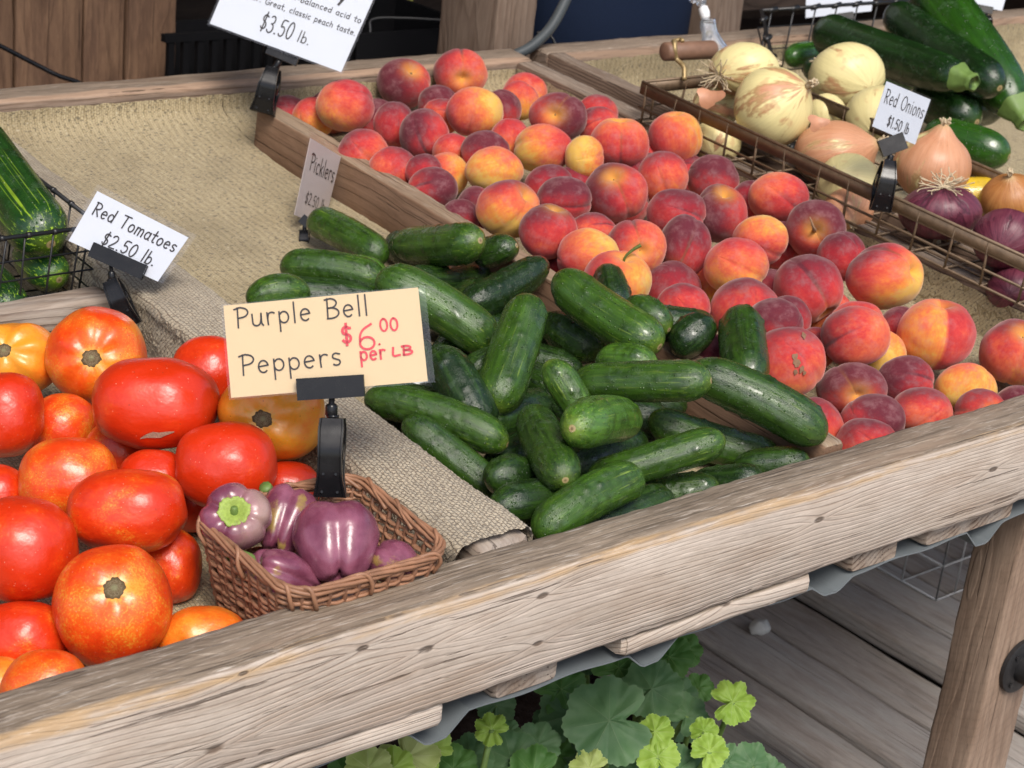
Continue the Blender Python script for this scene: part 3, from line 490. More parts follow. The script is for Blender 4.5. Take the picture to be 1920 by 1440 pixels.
def m_pepper():
    n = NT('pepper_skin'); lc = n.attr('lc'); v = n.off(lc); ol, cr, k = n.xyz(n.attr('tone'))
    b = n.noise(v, 1.5, 3, .5); b2 = n.noise(v, 5, 4, .6); x, y, z = n.xyz(lc)
    st = n.noise(n.comb(n.math('MULTIPLY', x, 9), n.math('MULTIPLY', y, 9), n.math('MULTIPLY', z, 1.)), 1.2, 3, .6)
    c = n.mix(n.sm(n.math('ADD', b, n.math('MULTIPLY', n.math('SUBTRACT', st, .5), .12)), .3, .75), (.145, .034, .062), (.27, .088, .135))
    c = n.mix(n.math('MULTIPLY', n.sm(n.math('ADD', ol, n.math('MULTIPLY', n.math('SUBTRACT', b2, .5), .5)), .45, .62), .85), c, (.30, .20, .05))
    c = n.mix(n.math('MULTIPLY', k, .75), c, (.55, .45, .33))
    c = n.mix(n.math('MULTIPLY', cr, .03), c, (.32, .15, .17))
    n.bump(n.noise(v, 7, 3), .1, .003)
    return n.out(c, n.math('ADD', .2, n.math('MULTIPLY', b2, .14)), .5, Coat_Weight=.25, Coat_Roughness=.15)
def m_onion(name, flesh, skin, skin2, dark):
    n = NT(name); lc = n.attr('lc'); v = n.off(lc); sk, nk, rt = n.xyz(n.attr('tone')); x, y, z = n.xyz(lc)
    rr = n.math('SQRT', n.math('ADD', n.math('MULTIPLY', x, x), n.math('MULTIPLY', y, y))); rr = n.math('ADD', rr, .05)
    ax, ay = n.math('DIVIDE', x, rr), n.math('DIVIDE', y, rr); rn = n.math('MULTIPLY', n.rnd(), 30)
    st = n.noise(n.comb(n.math('ADD', n.math('MULTIPLY', ax, 7), rn), n.math('MULTIPLY', ay, 7), n.math('MULTIPLY', z, .5)), 2.0, 4, .65)
    st2 = n.noise(n.comb(n.math('ADD', n.math('MULTIPLY', ax, 22), rn), n.math('MULTIPLY', ay, 22), n.math('MULTIPLY', z, .9)), 2.0, 2, .5)
    tear = n.noise(n.comb(n.math('ADD', n.math('MULTIPLY', ax, 1.5), rn), n.math('MULTIPLY', ay, 1.5), n.math('MULTIPLY', z, .6)), .9, 5, .62, .15)
    tk = n.math('ADD', tear, n.math('SUBTRACT', sk, .5))
    m = n.sm(tk, .47, .56); edge = n.math('MULTIPLY', n.sm(tk, .45, .5), n.sm(tk, .545, .505))
    fl = n.mix(n.sm(st, .35, .7), flesh, [a * .9 for a in flesh]); fl = n.mix(n.math('MULTIPLY', n.sm(st2, .6, .72), .22), fl, [a * .75 for a in flesh])
    sc = n.mix(n.sm(st, .3, .7), skin, skin2); sc = n.mix(n.math('MULTIPLY', n.sm(st2, .55, .7), .5), sc, [a * .6 for a in skin])
    c = n.mix(n.math('MULTIPLY', m, .93), fl, sc); c = n.mix(n.math('MULTIPLY', edge, .6), c, dark)
    c = n.mix(n.math('MULTIPLY', n.sm(n.noise(v, 2.3, 3), .58, .7), .35), c, skin)
    c = n.mix(n.math('MULTIPLY', nk, .8), c, (.50, .38, .20))
    n.bump(n.math('ADD', n.math('MULTIPLY', m, .8), n.math('ADD', n.math('MULTIPLY', st2, .25), n.math('MULTIPLY', n.noise(v, 6, 4), .5))), .4, .0016)
    return n.out(c, n.math('ADD', .32, n.math('MULTIPLY', st, .2)), .45)
def m_leaf(name, c1, c2, vein):
    n = NT(name); lc = n.attr('lc'); v = n.off(n.coord()); a, r, z = n.xyz(lc)
    f = n.noise(v, 60, 4, .6); g = n.noise(v, 14, 3)
    c = n.mix(n.sm(n.math('ADD', n.math('MULTIPLY', g, .7), n.math('MULTIPLY', f, .3)), .35, .65), c1, c2)
    ve = n.math('ABSOLUTE', n.math('SINE', n.math('MULTIPLY', a, 3.5)))     # seven main veins
    k = n.math('MULTIPLY', n.sm(n.math('MULTIPLY', ve, r), .05, .012), n.sm(r, 1.0, .5)); c = n.mix(n.math('MULTIPLY', k, .5), c, vein)
    c = n.mix(n.math('MULTIPLY', n.sm(r, .93, 1.02), .35), c, vein)
    n.bump(n.math('SUBTRACT', n.math('MULTIPLY', f, .5), k), .35, .0012)
    mt = n.out(c, .55, .35)
    n.b.inputs['Subsurface Weight'].default_value = 0.0
    n.b.inputs['Transmission Weight'].default_value = 0.0
    tr = n.n('ShaderNodeBsdfTranslucent'); n.set(tr.inputs[0], c); ms = n.n('ShaderNodeMixShader'); ms.inputs[0].default_value = .22
    o = n.N['Material Output']; n.t.links.new(n.b.outputs[0], ms.inputs[1]); n.t.links.new(tr.outputs[0], ms.inputs[2]); n.t.links.new(ms.outputs[0], o.inputs[0])
    return mt
def m_cloth(name, a, b, scale=900., rows='xy', dirt=(.12, .10, .07), bumpd=.0015, wamp=.06, lamp=.4, loops=.0034, speck=1.0):
    """coarse burlap / looped carpet"""
    n = NT(name); P = n.coord(); x, y, z = n.xyz(P)
    wob = n.noise(P, 25, 2); u = n.math('ADD', n.math('MULTIPLY', x, scale), n.math('MULTIPLY', wob, 6)); w_ = n.math('ADD', n.math('MULTIPLY', y if rows == 'xy' else z, scale), n.math('MULTIPLY', wob, 5))
    wv = n.math('MULTIPLY', n.math('SINE', u), n.math('SINE', w_))
    yz = n.math('ADD', y, n.math('MULTIPLY', z, .8)); t1 = n.noise(n.comb(n.math('MULTIPLY', x, 420), n.math('MULTIPLY', yz, 45), 0.0), 1.0, 2); t2 = n.noise(n.comb(n.math('MULTIPLY', x, 45), n.math('MULTIPLY', yz, 420), 3.0), 1.0, 2); f = n.math('ADD', n.math('MULTIPLY', n.math('MAXIMUM', t1, t2), .75), n.math('MULTIPLY', n.noise(P, 330, 3, .7), .25)); g = n.noise(P, 7, 4, .6); sp = n.noise(P, 260, 2, .5)
    bt = n.n('ShaderNodeTexBrick', offset=.5, squash=1.0); n.set(bt.inputs['Vector'], n.comb(n.math('ADD', n.math('ADD', y, n.math('MULTIPLY', z, .9)), n.math('MULTIPLY', n.noise(P, 40, 3), .008)), n.math('ADD', n.math('SUBTRACT', x, n.math('MULTIPLY', z, .12)), n.math('MULTIPLY', n.noise(P, 30, 3), .009)), 0.0)); n.set(bt.inputs['Scale'], 1.0); bt.inputs['Brick Width'].default_value = loops * 1.45; bt.inputs['Row Height'].default_value = loops; bt.inputs['Mortar Size'].default_value = loops * .17; bt.inputs['Mortar Smooth'].default_value = 1.0
    lp = n.math('ADD', n.math('MULTIPLY', bt.outputs['Fac'], .62), n.math('MULTIPLY', n.math('SUBTRACT', n.noise(P, 330, 3), .45), 1.5), clamp=True); k = n.math('ADD', n.math('MULTIPLY', wv, wamp), n.math('ADD', n.math('MULTIPLY', f, 1 - lamp), n.math('MULTIPLY', n.sm(lp, .62, .05), lamp)))
    k = n.math('ADD', k, n.math('MULTIPLY', n.math('MULTIPLY', n.math('SINE', n.math('ADD', n.math('MULTIPLY', x, 620), n.math('MULTIPLY', wob, 9))), n.noise(P, 16, 2)), .22)); c = n.mix(n.sm(k, .3, .78), b, a)
    c = n.mix(n.math('MULTIPLY', n.sm(g, .4, .72), .5), c, [p * .7 for p in b])
    c = n.mix(n.math('MULTIPLY', n.sm(sp, .58, .66), .8 * speck), c, dirt)
    c = n.mix(n.math('MULTIPLY', n.sm(sp, .34, .28), .5 * speck), c, (.62, .56, .42))
    n.bump(n.math('ADD', k, n.math('MULTIPLY', sp, .5)), .9, bumpd)
    return n.out(c, .95, .05, Sheen_Weight=.15)
PEACH, TOMATO, CORK = m_peach(), m_tomato(), m_cork()
CUKE = m_cuke(); ZUKE = m_cuke('zucchini_skin', (.006, .018, .005), (.012, .045, .008), (.10, .2, .02), .06, .5)
ZUKEL = m_cuke('green_zucchini_skin', (.009, .034, .004), (.024, .09, .008), (.14, .26, .02), .06, .7)
BIGC = m_cuke('striped_cucumber_skin', (.007, .026, .007), (.016, .06, .010), (.30, .46, .03), .05, 1.7, .10)
PEPPER = m_pepper()
ONION = m_onion('white_onion_skin', (.74, .64, .31), (.50, .21, .11), (.56, .27, .16), (.30, .12, .04))
RONION = m_onion('red_onion_skin', (.12, .022, .045), (.085, .014, .03), (.17, .04, .06), (.03, .008, .012))
BONION = m_onion('brown_onion_skin', (.40, .20, .06), (.36, .13, .035), (.45, .2, .06), (.16, .05, .015))
STEMG = plain('green_stem', (.13, .21, .05), .5, .4, .3, 120, .3); CALYX = plain('calyx_green', (.27, .36, .07), .5, .3, .4, 320, .6)
TWIG = plain('twig', (.13, .09, .04), .7, .2, .4, 200, .3); THORN = plain('pale_stem', (.32, .2, .12), .6, .3, .3, 200, .3)
ROOTS = plain('onion_root', (.52, .42, .28), .8, .2, .3, 200, .2)
# ---------------------------------------------------------------- produce meshes
def rot_to(sx, sy, spin=0.0, back=False):
    """3x3 whose third column (stem axis) points to (sx right, sy up, towards viewer) in the image frame"""
    sz = math.sqrt(max(0.0, 1 - min(1, sx * sx + sy * sy))); a = np.array([sx, sy, -sz if back else sz]); a /= np.linalg.norm(a)
    r = np.array([0, 1.0, 0]) if abs(a[1]) < .9 else np.array([1.0, 0, 0])
    b = np.cross(r, a); b /= np.linalg.norm(b); c = np.cross(a, b)
    R = np.array([b, c, a]).T; cs, sn = math.cos(spin), math.sin(spin)
    return R @ np.array([[cs, -sn, 0], [sn, cs, 0], [0, 0, 1.0]])
def grid_dirs(nu, nv, t0=0.0, t1=math.pi):
    th = np.linspace(t0, t1, nu); ph = np.arange(nv) * 2 * math.pi / nv; T, Pp = np.meshgrid(th, ph, indexing='ij')
    D = np.stack([np.sin(T) * np.cos(Pp), np.sin(T) * np.sin(Pp), np.cos(T)], -1).reshape(-1, 3)
    Fs = [[i * nv + j, (i + 1) * nv + j, (i + 1) * nv + (j + 1) % nv, i * nv + (j + 1) % nv] for i in range(nu - 1) for j in range(nv)]
    return T.ravel(), Pp.ravel(), D, Fs
G_P = grid_dirs(44, 60); G_T = grid_dirs(48, 72); G_O = grid_dirs(56, 64)
CB = np.array([RT, UPV, TW])        # rows: image right, image up, towards the viewer
def lump(D, s, seed): return np.array([mn.noise(Vector((d[0] * s + seed, d[1] * s, d[2] * s - seed))) for d in D])
PSTY = dict(**{'or': (.43, -.02, .45, .3), 'yl': (.10, -.4, .3, .1), 'rd': (.88, .42, .18, .45), 'pu': (.9, .78, .12, .55), 'pk': (.64, .15, .28, .5), 'ro': (.52, .02, .45, .25), 'yr': (.42, .15, .6, .75), 'hf': (.55, -.1, 0, .1)})
def make_peach(c, rx, ry, sty, ang, stem, extra, label, group='peaches heaped in the bin'):
    c = np.array(c); th, ph, D, Fs = G_P; seed = rng.rand() * 90
    if stem is None:
        q = rng.rand() * 6.28; k = .55 + .35 * rng.rand(); sx, sy, back = k * math.cos(q), k * math.sin(q), True
        if sy > .3: sy *= -.6
    else: sx, sy, back = stem[0], stem[1], False
    spin = rng.rand() * 6.28
    if rng.rand() < .6 and sty != 'hf' and extra != 1:
        s0 = max(np.linspace(0, 6.28, 48), key=lambda s: (rot_to(sx, sy, s, back) @ np.array([1.0, 0, 0]))[2]); spin = s0 + rng.uniform(-.8, .8)
    if extra == 1: # seam towards the viewer
        best = None
        for s in np.linspace(0, 6.28, 48):
            R = rot_to(sx, sy, s, back); v = R @ np.array([1.0, 0, 0]); sc = v[2] + .25 * v[1]
            if sty == 'hf': sc = v[2] - abs(v[0] - .12) * .3
            if best is None or sc > best[0]: best = (sc, s)
        spin = best[1]
    if sty == 'hf': R = rot_to(.12, .93, 0, False); spin = 0; R = max((rot_to(.12, .93, s) for s in np.linspace(0, 6.28, 60)), key=lambda r: r[2, 0])
    else: R = rot_to(sx, sy, spin, back)
    Q0 = D @ R.T
    cav = .30 * np.exp(-(th / .26) ** 2); dph = np.minimum(ph, 2 * math.pi - ph)
    sut = .065 * np.exp(-(dph / .10) ** 2) * np.sin(th) ** .6 * (1 if extra == 1 else .75) + .045 * np.exp(-(dph / .5) ** 2) * np.sin(th)
    tip = .035 * np.exp(-((math.pi - th) / .22) ** 2)
    rr = 1 - cav - sut + tip + .055 * lump(D, 1.3, seed) + .014 * lump(D, 3.5, seed)
    P = D * rr[:, None]; Q = P @ R.T
    # keep the silhouette the size the photo shows
    Q[:, 0] *= rx / (np.abs(Q[:, 0]).max()); Q[:, 1] *= ry / (np.abs(Q[:, 1]).max()); Q[:, 2] *= (rx + ry) / 2
    V = Q @ CB + c
    rb, mb, rg, mg = PSTY[sty]; d = np.zeros(len(D))
    if ang is not None: a = math.radians(ang); d = Q0[:, 0] * math.cos(a) + Q0[:, 1] * math.sin(a)
    red = rb + rg * d + .14 * (rng.rand() - .5); mar = mb + mg * (d - .25) + .15 * (rng.rand() - .5) + (.22 * Q0[:, 1] + .08 if sty in ('rd', 'pu', 'pk') else 0)
    mar = mar + .45 * np.exp(-(dph / .035) ** 2) * np.sin(th)
    if sty == 'hf': red = np.where(np.sin(ph) * np.sign(R[0, 1] + 1e-9) > 0, .82, .26) + .1 * Q0[:, 1]; mar = red * .3 - .2
    yel = np.exp(-(th / .36) ** 2) * (.95 if stem is not None else .6) + .35 * np.exp(-(dph / .06) ** 2) * np.sin(th) * np.exp(-(th / 1.0) ** 2) * (1 if stem else .4)
    if extra == 4:
        g = np.array([.15, -.12, .95]); g /= np.linalg.norm(g); pass
    tone = np.stack([red, mar, np.clip(yel, 0, 1)], -1)
    o = mobj('peach', V, Fs, PEACH, None, c, True, {'lc': D, 'tone': tone})
    tag(o, label, 'peach', group)
    top = c + ((np.array([0, 0, .72]) @ R.T) * np.array([rx, ry, (rx + ry) / 2])) @ CB; ax = (R[:, 2]) @ CB; rm = (rx + ry) / 2
    if extra == 2:
        mb_ = MB(); pts = bez([top - ax * .1 * rm, top + ax * .12 * rm + UPV * .06 * rm, top + ax * .2 * rm + UPV * .2 * rm + RT * .2 * rm, top + ax * .25 * rm + UPV * .3 * rm + RT * .42 * rm], 18)
        mb_.tube(pts, np.linspace(.03, .055, len(pts)) * rm); mb_.build('twig', plain('green_twig', (.10, .13, .03), .6, .3, .3, 200, .3), o, c)
        ch = o.children[0]; ch.location = (0, 0, 0)
    elif extra == 3:
        mb_ = MB(); pts = bez([top - ax * .15 * rm, top + ax * .5 * rm + UPV * .12 * rm, top + ax * .85 * rm + UPV * .5 * rm - RT * .1 * rm], 14)
        mb_.tube(pts, np.linspace(.085, .02, len(pts)) * rm); mb_.build('stem', THORN, o, c); o.children[0].location = (0, 0, 0)
    elif stem is not None and stem[0] ** 2 + stem[1] ** 2 < .5:
        mb_ = MB(); a2 = top - ax * .22 * rm; mb_.tube([a2, a2 + ax * .14 * rm, a2 + ax * .2 * rm + RT * .03 * rm], [.09 * rm, .07 * rm, .05 * rm]); mb_.build('stem_stub', TWIG, o, c); o.children[0].location = (0, 0, 0)
    if extra == 4: # scab marks
        mb_ = MB()
        for (gx, gy, gs) in ((.02, .12, .13), (.08, -.06, .16), (.2, -.22, .12), (.05, -.3, .09), (.28, -.33, .08), (.3, .72, .1)):
            zz = math.sqrt(1 - gx * gx - gy * gy); ring = []
            for k in range(14):
                q = k * math.pi / 7; rr_ = gs * (.55 + .5 * rng.rand()); px, py = gx + rr_ * math.cos(q) * .7, gy + rr_ * math.sin(q); pz = math.sqrt(max(.05, 1 - px * px - py * py)); ring.append((px, py, pz))
            ring = np.array([(gx, gy, zz)] + ring) * 1.012
            mb_.add((ring * np.array([rx, ry, rm])) @ CB + c, [[0, k + 1, (k + 1) % 14 + 1] for k in range(14)], ring)
        s = mb_.build('scab_mark', SCAB, o, c, True, True); s.location = (0, 0, 0)
    return o
SCAB = plain('scab', (.23, .13, .08), .8, .1, .35, 260, .5)
def make_tomato(c, rx, ry, ora, scar, label, group='tomatoes heaped in the bin'):
    c = np.array(c); th, ph, D, Fs = G_T; seed = rng.rand() * 90
    if scar is None:
        q = rng.rand() * 6.28; k = .7; sx, sy, back = k * math.cos(q), -abs(k * math.sin(q)), True
    else: sx, sy, back = scar[0], scar[1], False
    R = rot_to(sx, sy, rng.rand() * 6.28, back); Q0 = D @ R.T
    nl = rng.randint(5, 8); amp = (.03 if ora < .9 else .045) if scar is not None else .022
    lob = amp * (np.cos(nl * ph) - .3) * np.exp(-((th - .62) / .75) ** 2) * (1 - np.exp(-(th / .42) ** 2))
    rr = 1 - .12 * np.exp(-(th / .36) ** 2) + lob + .05 * lump(D, 1.2, seed) + .018 * lump(D, 2.6, seed + 4) - .03 * np.exp(-((math.pi - th) / .25) ** 2)
    def place(DD, r_):
        Q = (DD * r_[:, None]) @ R.T; n2 = np.linalg.norm(Q, axis=1); pw = 2.35 if abs(rx / ry - 1) > .12 else 2.12; n3 = (np.abs(Q) ** pw).sum(1) ** (1 / pw)
        return Q * (n2 / n3)[:, None]
    Q = place(D, rr); sx_, sy_ = rx / np.abs(Q[:, 0]).max(), ry / np.abs(Q[:, 1]).max(); S = np.array([sx_, sy_, (rx + ry) / 2 * .95])
    V = (Q * S) @ CB + c
    o_ = ora + .38 * np.exp(-(th / .75) ** 2) * (1 if scar is not None else .6) - .12 + .1 * lump(D, 1.0, seed + 9)
    tone = np.stack([o_, th, th * 0], -1)
    o = mobj('tomato', V, Fs, TOMATO, None, c, True, {'lc': D, 'tone': tone}); tag(o, label, 'tomato', group)
    if scar is not None:
        t2, p2, D2, F2 = grid_dirs(10, 48, 0.0, .20); ir = 1 + .06 * np.sin(5 * p2 + seed) + .05 * np.sin(11 * p2 + 2 * seed) + .05 * np.sin(2 * p2 + seed)
        t3 = t2 * ir; D2 = np.stack([np.sin(t3) * np.cos(p2), np.sin(t3) * np.sin(p2), np.cos(t3)], -1)
        r2 = 1 - .12 * np.exp(-(t3 / .36) ** 2) + amp * (np.cos(nl * p2) - .3) * np.exp(-((t3 - .62) / .75) ** 2) * (1 - np.exp(-(t3 / .42) ** 2)) + .05 * lump(D2, 1.2, seed) + .018 * lump(D2, 2.6, seed + 4) + .012 * (1 - (t2 / .185) ** 2) + .02 * lump(D2, 26, seed) * (1 - t2 / .23) - .004 * (t2 > .17) + .035 * np.exp(-(t2 / .05) ** 2)
        s = mobj('stem_scar', (place(D2, r2 + .006) * S) @ CB + c, F2, CORK, o, c, True, {'lc': D2 * 6}); s.location = (0, 0, 0)
    return o
CRACK = plain('healed_crack', (.36, .25, .18), .85, .1, .35, 400, .6)
def cap_mesh(p0, p1, r, bend=0.0, nu=84, nv=56, ridge=.022, warts=0, taper=.06, seed=0, flat=1.0, neck=0.0, et=1.05):
    """closed sausage from p0 (stem end) to p1 (blossom end); axis ends are r inside the tips"""
    p0, p1 = np.array(p0), np.array(p1); ax = p1 - p0; L = np.linalg.norm(ax); ax /= L; A, B = p0 - ax * r, p1 + ax * r; LL = L + 2 * r
    ref = np.array([0, 0, 1.0]) if abs(ax[2]) < .8 else np.array([1.0, 0, 0]); n1 = np.cross(ax, ref); n1 /= np.linalg.norm(n1); n2 = np.cross(ax, n1)
    s = .5 - .5 * np.cos(np.linspace(0, math.pi, nu)); s = .35 * s + .65 * (np.linspace(0, 1, nu) * .0 + s); q = np.abs(2 * s - 1)
    e = max(.05, min(.98, 1 - 2 * r * et / LL)); t = np.clip((q - e) / (1 - e), 0, 1); rad = np.clip(1 - t ** (2.0 + .5 * (et - 1)), 0, 1) ** .5 * (1 - taper * (1 - s) - .02 * np.cos(6.28 * s)) * (1 - neck * np.exp(-(s / .22) ** 2))
    ph = np.arange(nv) * 2 * math.pi / nv; rr = random.Random(seed)
    pw = [(rr.random() * 6.28, .08 + .84 * rr.random(), .5 + rr.random()) for _ in range(warts)]
    S, PH = np.meshgrid(s, ph, indexing='ij'); Z = S * LL / r
    m = 1 + ridge * np.cos(3 * PH + seed) * .8 + ridge * .5 * np.cos(10 * PH + seed * 2); wm = np.zeros_like(S)
    for (a, b, h) in pw:
        da = np.abs((PH - a + math.pi) % (2 * math.pi) - math.pi); g = np.exp(-((da / .11) ** 2 + ((Z - b * LL / r) / .11) ** 2)); m = m + .05 * h * g; wm = np.maximum(wm, np.exp(-((da / .2) ** 2 + ((Z - b * LL / r) / .2) ** 2)))
    R_ = rad[:, None] * m * r
    cen = A + (S[..., None] * LL) * ax + (bend * LL * 4 * S * (1 - S))[..., None] * n2
    V = cen + R_[..., None] * (np.cos(PH)[..., None] * n1 + flat * np.sin(PH)[..., None] * n2)
    Fs = [[i * nv + j, i * nv + (j + 1) % nv, (i + 1) * nv + (j + 1) % nv, (i + 1) * nv + j] for i in range(nu - 1) for j in range(nv)]
    lc = np.stack([np.cos(PH) * rad[:, None], np.sin(PH) * rad[:, None], Z], -1).reshape(-1, 3); end = np.sqrt(((1 - S) * LL / r) ** 2 + (rad[:, None] + 0 * S) ** 2 * (S > .9))
    end = np.where(S > .5, np.maximum((1 - S) * LL / r, 0) + (rad[:, None] * .9) * (t[:, None] > .0), (1 - S) * LL / r)
    return V.reshape(-1, 3), Fs, lc, end.ravel(), wm.ravel(), (A, B, ax)
def make_cuke(p0, p1, r, light, wart, label, name='cucumber', cat='cucumber', group='pickling cucumbers heaped in the bin', mat=None, bend=None, flip=None, warts=None, stem=False, neck=0.0, bendmax=.05):
    seed = rng.randint(1, 9999); rr = random.Random(int(seed))
    if flip is None: flip = rr.random() < .4
    if flip: p0, p1 = p1, p0
    if bend is None: bend = (rr.random() - .5) * 2 * bendmax
    V, Fs, lc, end, wm, (A, B, ax) = cap_mesh(p0, p1, r, bend, taper=rr.uniform(.0, .16), et=rr.uniform(1.05, 1.75), warts=(95 if wart else 42) if warts is None else warts, seed=int(seed), neck=neck)
    c = (np.array(p0) + np.array(p1)) / 2; tone = np.stack([light + 0 * end, end, wm], -1)
    o = mobj(name, V, Fs, mat or CUKE, None, c, True, {'lc': lc, 'tone': tone}); tag(o, label, cat, group)
    if stem:
        mb = MB(); k = 10; rings = []
        for i, (d, q) in enumerate(((-.35, .62), (-.1, .52), (.12, .40), (.35, .36), (.55, .38), (.6, .3))):
            rings.append((A - ax * d * r + ax * 0, q * r))
        P = [x[0] for x in rings]; V2 = []
        a = np.cross(ax, [0, 0, 1.0]); a /= np.linalg.norm(a); b = np.cross(ax, a)
        for (p, q) in rings:
            for j in range(20):
                t = j * math.pi / 10; w_ = q * (1 + .09 * math.cos(5 * t)); V2.append(p + w_ * (a * math.cos(t) + b * math.sin(t)))
        F2 = [[i * 20 + j, (i + 1) * 20 + j, (i + 1) * 20 + (j + 1) % 20, i * 20 + (j + 1) % 20] for i in range(5) for j in range(20)] + [[100 + j for j in range(20)]]
        s = mobj('stem_end', V2, F2, STEMG, o, c); s.location = (0, 0, 0)
    return o
def make_pepper(c, rx, ry, stem, back, nl, elong, label, calyx=True, curl=False, olive=.2, pale=0.0, spin=None, stemdir=None):
    c = np.array(c); th, ph, D, Fs = grid_dirs(64, 96); seed = rng.rand() * 60
    spin = max(np.linspace(0, 6.28, 90), key=lambda s: (lambda v: v[2] - .5 * abs(v[0] - .12))(rot_to(stem[0], stem[1], s, back) @ np.array([-1.0, 0, 0]))) if spin is None else spin
    R = rot_to(stem[0], stem[1], spin, back)
    s4 = (np.abs(np.sin(th)) ** 3.2 + np.abs(np.cos(th)) ** 3.2) ** (-1 / 3.2)
    cre = np.abs(np.cos(nl * ph / 2)); cre = np.exp(-(cre / .34) ** 2); wide = (1 - np.abs(np.cos(nl * ph / 2))) ** 1.6
    rr = s4 * (1 - (.04 + .08 * th / math.pi) * cre - .055 * wide * (.6 + .5 * th / math.pi)) - .30 * np.exp(-(th / .42) ** 2) - .20 * np.exp(-((math.pi - th) / .34) ** 2) + .05 * lump(D, 1.6, seed)
    rr += .014 * np.sin(9 * ph + seed) * np.exp(-((th - .65) / .28) ** 2)
    P = D * rr[:, None]; tp = 1 - .34 * np.clip(-P[:, 2] + .15, 0, 1) ** 1.1; P[:, 0] *= tp; P[:, 1] *= tp; P[:, 2] *= elong
    Q = P @ R.T; k1, k2 = rx / np.abs(Q[:, 0]).max(), ry / np.abs(Q[:, 1]).max(); S = np.array([k1, k2, (k1 + k2) / 2])
    ol = olive + .45 * np.exp(-((th - .5) / .35) ** 2) * lump(D, 2.2, seed + 3) + .5 * lump(D, 1.6, seed + 5)
    tone = np.stack([ol, cre, pale * np.clip(Q[:, 0] / (np.abs(Q[:, 0]).max()) + .1, 0, 1) * np.exp(-((th - .75) / .5) ** 2)], -1)
    o = mobj('bell_pepper', (Q * S) @ CB + c, Fs, PEPPER, None, c, True, {'lc': D * np.array([1, 1, elong]), 'tone': tone}); tag(o, label, 'pepper', 'purple bell peppers in the basket')
    def W(p): return ((np.asarray(p) @ R.T) * S) @ CB + c
    z0 = elong * .84
    if calyx:
        mb = MB(); V2 = []; kk = 40
        prof = [(0.0, -.12), (.10, -.08), (.2, -.03), (.32, .03), (.40, .06), (.44, .045), (.43, -.08)]
        for (q, h) in prof:
            for j in range(kk):
                a = j * 2 * math.pi / kk; q2 = q * (1 + (.05 * math.cos(6 * a + 1) + .04 * math.cos(11 * a) + .03 * math.cos(3 * a)) * (q > .3)); V2.append((q2 * math.cos(a), q2 * math.sin(a), z0 + h + .02 + (.03 * math.cos(20 * a) * q / .4 if q > .15 else 0)))
        F2 = [[i * kk + j, (i + 1) * kk + j, (i + 1) * kk + (j + 1) % kk, i * kk + (j + 1) % kk] for i in range(len(prof) - 1) for j in range(kk)]
        s = mobj('calyx', W(V2), F2, CALYX, o, c); s.location = (0, 0, 0)
        mb = MB(); pts = bez([(0, 0, z0 - .14), (.02, .04, z0 - .02), (.05, .10, z0 + .06)], 10); mb.tube(W(pts), np.linspace(.13, .09, len(pts)) * rx); s2 = mb.build('stem', STEMG, o, c); s2.location = (0, 0, 0)
    if curl:
        mb = MB(); pts = bez(stemdir, 16); mb.tube(pts, np.linspace(.007, .0052, len(pts))); s2 = mb.build('stem', STEMG, o, c); s2.location = (0, 0, 0)
    return o
def make_onion(c, rx, ry, stem, back, skin, mat, label, name='onion', cat='onion', group='onions in the wire basket', roots=False, neck=True, point=.25):
    c = np.array(c); th, ph, D, Fs = G_O; seed = rng.rand() * 60; R = rot_to(stem[0], stem[1], rng.rand() * 6, back)
    rr = 1 + point * np.exp(-(th / .28) ** 2) + .05 * np.exp(-((math.pi - th) / .25) ** 2) + .02 * lump(D, 1.5, seed) + .004 * np.cos(14 * ph)
    Q = (D * rr[:, None] * np.array([1, 1, .94])) @ R.T; S = np.array([rx, ry, (rx + ry) / 2])
    V = (Q * S) @ CB + c; tone = np.stack([skin + 0 * th, np.exp(-(th / .16) ** 2), np.exp(-((math.pi - th) / .2) ** 2)], -1)
    o = mobj(name, V, Fs, mat, None, c, True, {'lc': D, 'tone': tone}); tag(o, label, cat, group)
    def W(p): return ((np.asarray(p) @ R.T) * S) @ CB + c
    if neck:
        mb = MB(); rn = random.Random(int(seed * 100))
        for k in range(16):
            a = rn.random() * 6.28; q = .07 * rn.random(); l = .12 + .14 * rn.random(); b = rn.random() * 6.28
            mb.tube(W(bez([(q * math.cos(a), q * math.sin(a), 1.1), (q * 1.5 * math.cos(a), q * 1.5 * math.sin(a), 1.15 + l * .5), (q * 2 * math.cos(a) + .05 * math.cos(b), q * 2 * math.sin(a) + .05 * math.sin(b), 1.15 + l)], 8)), np.linspace(.045, .02, 9)[:9] * rx if False else .03 * rx, 6)
        s = mb.build('neck_tuft', ROOTS, o, c); s.location = (0, 0, 0)
    if roots:
        mb = MB(); rn = random.Random(5 + int(seed))
        for k in range(34):
            a = rn.random() * 6.28; pts = [np.array([.04 * math.cos(a), .04 * math.sin(a), -.98])]; d = np.array([math.cos(a), math.sin(a), -.35]); p = pts[0]
            for j in range(6):
                d = d + np.array([rn.gauss(0, .35), rn.gauss(0, .35), rn.gauss(0, .12)]); d /= np.linalg.norm(d); p = p + d * .10 * (.6 + rn.random()); 
                nrm = np.linalg.norm(p); p = p if nrm > 1.01 else p * 1.02 / nrm; pts.append(p)
            mb.tube(W(bez(pts, 14)), np.linspace(.014, .004, 13)[0] * rx, 5)
        s = mb.build('roots', ROOTS, o, c); s.location = (0, 0, 0)
    return o
